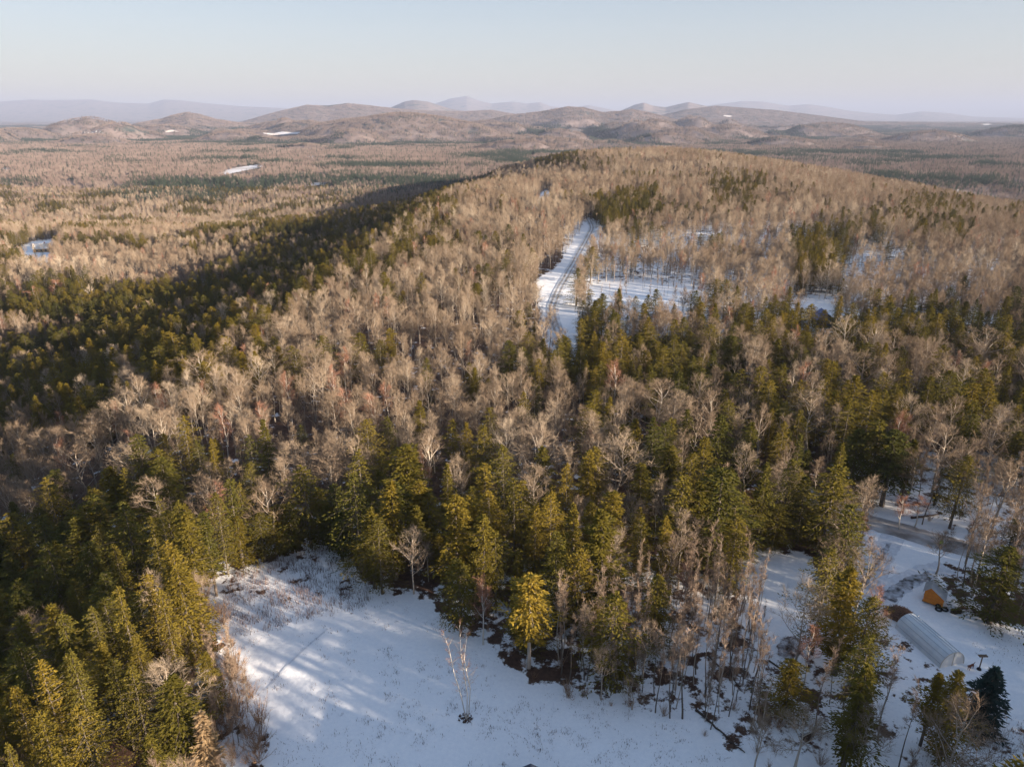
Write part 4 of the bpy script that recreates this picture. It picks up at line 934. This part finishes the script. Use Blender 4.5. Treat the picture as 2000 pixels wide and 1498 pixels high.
M['tan_boards'] = mat('tan_boards', (.50, .33, .18), .7, (.42, .27, .15), scale=2)
M['snowroof'] = mat('snow_covered_roof', (.80, .81, .84), .8)
gable_house('timber_house', 'tan timber house with a snowy roof in the woods at left', 'house', 84, 492, 11, 8, 3.4, 6.6, .35, M['tan_boards'], mat('tan_roof', (.62, .50, .38), .6, (.75, .72, .70), scale=.5), ((-3, 1.8, 1.4, 1.2), (0, 1.8, 1.2, 1.8), (3, 1.8, 1.4, 1.2)), True)
gable_house('garden_shed', 'white shed with snowy roof beside the trees right of the timber house', 'shed', 182, 487, 7, 5, 2.4, 4.0, .1, mat('grey_boards', (.32, .30, .28)), M['snowroof'])
gable_house('blue_building', 'small building with a dark blue metal roof beside a snowy clearing', 'shed', 1606, 636, 6.5, 5.6, 3.0, 5.2, 1.45, mat('dark_blue_boards', (.06, .08, .16)), mat('blue_metal_roof', (.035, .065, .20), .35, (.05, .08, .22), scale=2, metallic=.3), ((-1.5, 1.7, 1, 1),))
gable_house('white_farmhouse', 'small white house among dark trees on the hill crest', 'house', 1246, 392, 9, 7, 4.5, 7.2, .2, mat('white_clapboard', (.72, .70, .68)), M['snowroof'], ((-2, 2, 1, 1.4), (2, 2, 1, 1.4)))
gable_house('cabin', 'cabin with a dark shingled roof peeking in at the bottom edge', 'cabin', 1036, 1670, 10, 7.6, 3.2, 5.4, math.pi/2-.02, M['wood'], mat('slate_shingles', (.055, .065, .095), .6, (.075, .085, .12), scale=3, bump=.3, bscale=10))

# ------------------------------------------------------------------ power line
def powerline():
    tops = []
    for u, v, lab, gr in ((1541, 905, 'wooden utility pole beside the gravel road at right', None), (1164, 447, 'wooden utility pole by the bend of the hill road', None)):
        g = ground_at(u, v); t = thing('utility_pole', lab, 'utility pole', tuple(g)); b = MB(); b.tube([(0, 0, -.3), (0, 0, 9.5)], [.17, .11], 8); link('pole', b.mesh('pole', M['wood']), t)
        c = MB(); c.box((0, 0, 8.9), (1.9, .1, .12), .9); link('crossarm', c.mesh('crossarm', M['wood']), t)
        for k in (-.8, .8):
            i = MB(); i.tube([(k*math.cos(.9), k*math.sin(.9), 8.96), (k*math.cos(.9), k*math.sin(.9), 9.14)], [.05, .035], 6); link('insulator', i.mesh('insulator', M['paleboard']), t)
        tops.append(g+np.array((0, 0, 8.95)))
    e = ground_at(2090, 1100)+np.array((0, 0, 9)); s = ground_at(1330, 790)+np.array((0, 0, 9)); b = MB()
    for A, B in ((s, tops[0]), (tops[0], e)):
        for off in (-.75, .75):
            o = np.array((off*math.cos(.9), off*math.sin(.9), .1)); pts = []
            for k in range(17):
                q = k/16; p = A+(B-A)*q+o; p[2] -= 4*q*(1-q)*1.3; pts.append(p)
            b.tube(pts, [.022]*17, 4)
    o = link('power_line', b.mesh('power_line', mat('wire', (.10, .10, .11), .5))); tag(o, 'pair of thin power wires strung along the gravel road at right', 'wires')
powerline()

# ------------------------------------------------------------------ fallen logs
def logs():
    rg = random.Random(9)
    for a, b_, r, lab in (((1359, 1387), (1423, 1444), .16, 'dark fallen log lying in snow, nearest the bottom of the open woods'), ((1376, 1275), (1441, 1338), .13, 'slim fallen log among the young trees of the open woods'), ((1780, 1013), (1834, 1006), .22, 'thick fallen trunk in the snow beyond the right road'),
                          ((1500, 1290), (1545, 1320), .12, 'short fallen log near the brown earth mound'), ((1425, 1450), (1455, 1470), .12, 'short dark log at the bottom end of the open woods'), ((1566, 609), (1586, 616), .2, 'dark log in the snowy clearing by the blue building')):
        A, B = ground_at(*a), ground_at(*b_); b = MB(); pts = []
        for k in range(9):
            q = k/8; p = A+(B-A)*q; p[2] = float(height(p[0], p[1]))+r*.7; p = p+np.array((rg.uniform(-.08, .08), rg.uniform(-.08, .08), rg.uniform(0, .08))); pts.append(p-A)
        b.tube(pts, [r*(1-.55*k/8) for k in range(9)], 7)
        for k in range(7):
            i = rg.randint(2, 7); d = norm(np.array((rg.gauss(0, 1), rg.gauss(0, 1), .7))); b.tube([pts[i], pts[i]+d*rg.uniform(.4, 1.0)], [.03, .012], 4)
        o = link('fallen_log', b.mesh('fallen_log', mat('dark_log', (.06, .045, .038), .9))); o.location = tuple(A); tag(o, lab, 'log', 'fallen logs')
    g = ground_at(464, 1432); b = MB(); b.tube([(0, 0, 0), (.3, .2, .35), (.7, .3, .8), (.9, .3, 1.0)], [.22, .2, .15, .05], 7); o = link('stump', b.mesh('stump', M['wood'])); o.location = tuple(g); tag(o, 'leaning broken stump on the left rim of the meadow', 'stump')
logs()

# ------------------------------------------------------------------ the walker and the dog
def skinned(name, V, E, rad, material, parent, root=0, sub=1):
    me = bpy.data.meshes.new(name); me.from_pydata(V, E, []); me.materials.append(material); o = link(name, me, parent)
    m = o.modifiers.new('skin', 'SKIN'); m.use_smooth_shade = True; o.modifiers.new('smooth', 'SUBSURF').levels = sub; o.modifiers['smooth'].render_levels = sub
    for i, r in enumerate(rad): me.skin_vertices[0].data[i].radius = (r, r) if not isinstance(r, tuple) else r
    me.skin_vertices[0].data[root].use_root = True
    return o
def person():
    g = ground_at(1836, 1071); t = thing('person', 'person in a yellow-green jacket and dark trousers walking on the gravel road', 'person', (g[0], g[1], g[2]+.06), 1.0)
    V = [(0, 0, .95), (0, 0, 1.15), (0, 0, 1.38), (0, 0, 1.5), (0, .02, 1.6), (0, .03, 1.74)]; E = [(0, 1), (1, 2), (2, 3), (3, 4), (4, 5)]; rad = [.15, .14, .16, .065, .10, .085]
    for s in (-1, 1):
        n = len(V); sw = .22*s
        V += [(s*.10, 0, .90), (s*.11, sw*.5+.06, .50), (s*.11, sw-.04, .10), (s*.11, sw+.14, .05)]; E += [(0, n), (n, n+1), (n+1, n+2), (n+2, n+3)]; rad += [.10, .075, .055, .05]
        a = len(V); V += [(s*.20, 0, 1.40), (s*.26, -sw*.5, 1.14), (s*.25, -sw+.06, .90), (s*.25, -sw+.10, .82)]; E += [(2, a), (a, a+1), (a+1, a+2), (a+2, a+3)]; rad += [.07, .055, .04, .035]
        for k in range(5):
            f = len(V); dx = (k-2)*.016; ln = (.05, .075, .08, .075, .06)[k]; V += [(s*(.25+dx*.3), -sw+.10+dx, .77), (s*(.25+dx*.3)-.01*s, -sw+.12+dx, .77-ln)]; E += [(a+3, f), (f, f+1)]; rad += [.010, .008]
    skinned('body', V, E, rad, mat('skin_and_dark_trousers', (.05, .05, .06)), t)
    b = MB(); k = 12   # jacket: torso shell and sleeves
    b.tube([(0, 0, .86), (0, 0, 1.1), (0, 0, 1.36), (0, 0, 1.5)], [.225, .215, .235, .10], k)
    for s in (-1, 1): b.tube([(s*.15, 0, 1.42), (s*.26, -.11*s, 1.14), (s*.25, -.2*s+.05, .90)], [.10, .085, .065], 8)
    link('jacket', b.mesh('jacket', mat('yellow_green_jacket', (.42, .58, .06), .6)), t)
    h = MB(); h.tube([(0, .02, 1.64), (0, .01, 1.72), (0, .01, 1.80), (0, .01, 1.83)], [.112, .118, .085, .02], 10); link('hat', h.mesh('hat', mat('dark_hat', (.04, .05, .05))), t)
    f = MB()
    for s in (-1, 1): f.box((s*.035, .122, 1.665), (.02, .012, .012))
    f.box((0, .135, 1.635), (.022, .03, .03)); f.box((0, .122, 1.60), (.045, .01, .01)); link('face', f.mesh('face', mat('face_skin', (.50, .32, .25))), t)
person()
def dog():
    g = ground_at(1894, 1307); t = thing('dog', 'reddish-brown dog with a pale muzzle standing in snow beside the hoop house', 'dog', tuple(g), math.pi+.5)
    V = [(-.42, 0, .58), (-.15, 0, .58), (.2, 0, .60), (.36, 0, .64), (.50, 0, .78), (.60, 0, .80), (.76, 0, .75)]; E = [(i, i+1) for i in range(6)]; rad = [.13, .13, .17, .14, .09, .10, .05]
    for x, j, s in ((-.42, 0, -1), (-.42, 0, 1), (.26, 2, -1), (.26, 2, 1)):
        n = len(V)
        if j == 0: V += [(x-.02, s*.10, .50), (x+.06, s*.11, .34), (x-.08, s*.11, .20), (x-.03, s*.11, .03)]; rad += [.09, .06, .035, .035]
        else: V += [(x, s*.10, .48), (x-.03, s*.10, .30), (x, s*.10, .16), (x+.02, s*.10, .03)]; rad += [.075, .05, .035, .035]
        E += [(j, n), (n, n+1), (n+1, n+2), (n+2, n+3)]
    n = len(V); V += [(-.58, 0, .64), (-.78, 0, .72), (-.92, 0, .82)]; E += [(0, n), (n, n+1), (n+1, n+2)]; rad += [.05, .04, .02]
    for s in (-1, 1): n = len(V); V += [(.55, s*.09, .84), (.53, s*.13, .74)]; E += [(5, n), (n, n+1)]; rad += [.035, .02]
    skinned('body', V, E, rad, mat('reddish_brown_fur', (.16, .055, .03), .9), t, 1)
    b = MB(); b.tube([(.70, 0, .765), (.80, 0, .745), (.83, 0, .74)], [.062, .055, .02], 8); link('muzzle', b.mesh('muzzle', mat('pale_fur', (.6, .52, .45))), t)
dog()

# ------------------------------------------------------------------ air
hz = MB(); top = max(CAM_H, ZMAX)+40; bot = ZMIN-1.0
hz.box((0, 0, (top+bot)/2), (99000, 99000, top-bot)); hm = bpy.data.materials.new('pale_air'); hm.use_nodes = True; ht = hm.node_tree
ht.nodes.remove(ht.nodes["Principled BSDF"]); pv = ht.nodes.new("ShaderNodeVolumePrincipled"); pv.inputs["Color"].default_value = (*HAZE_COLOR, 1); pv.inputs["Density"].default_value = HAZE_DENSITY; pv.inputs["Anisotropy"].default_value = 0.0
ht.links.new(pv.outputs[0], [n for n in ht.nodes if n.type == 'OUTPUT_MATERIAL'][0].inputs["Volume"])
tag(link('haze', hz.mesh('haze', hm)), 'pale winter haze over the hills', None, None, 'stuff')
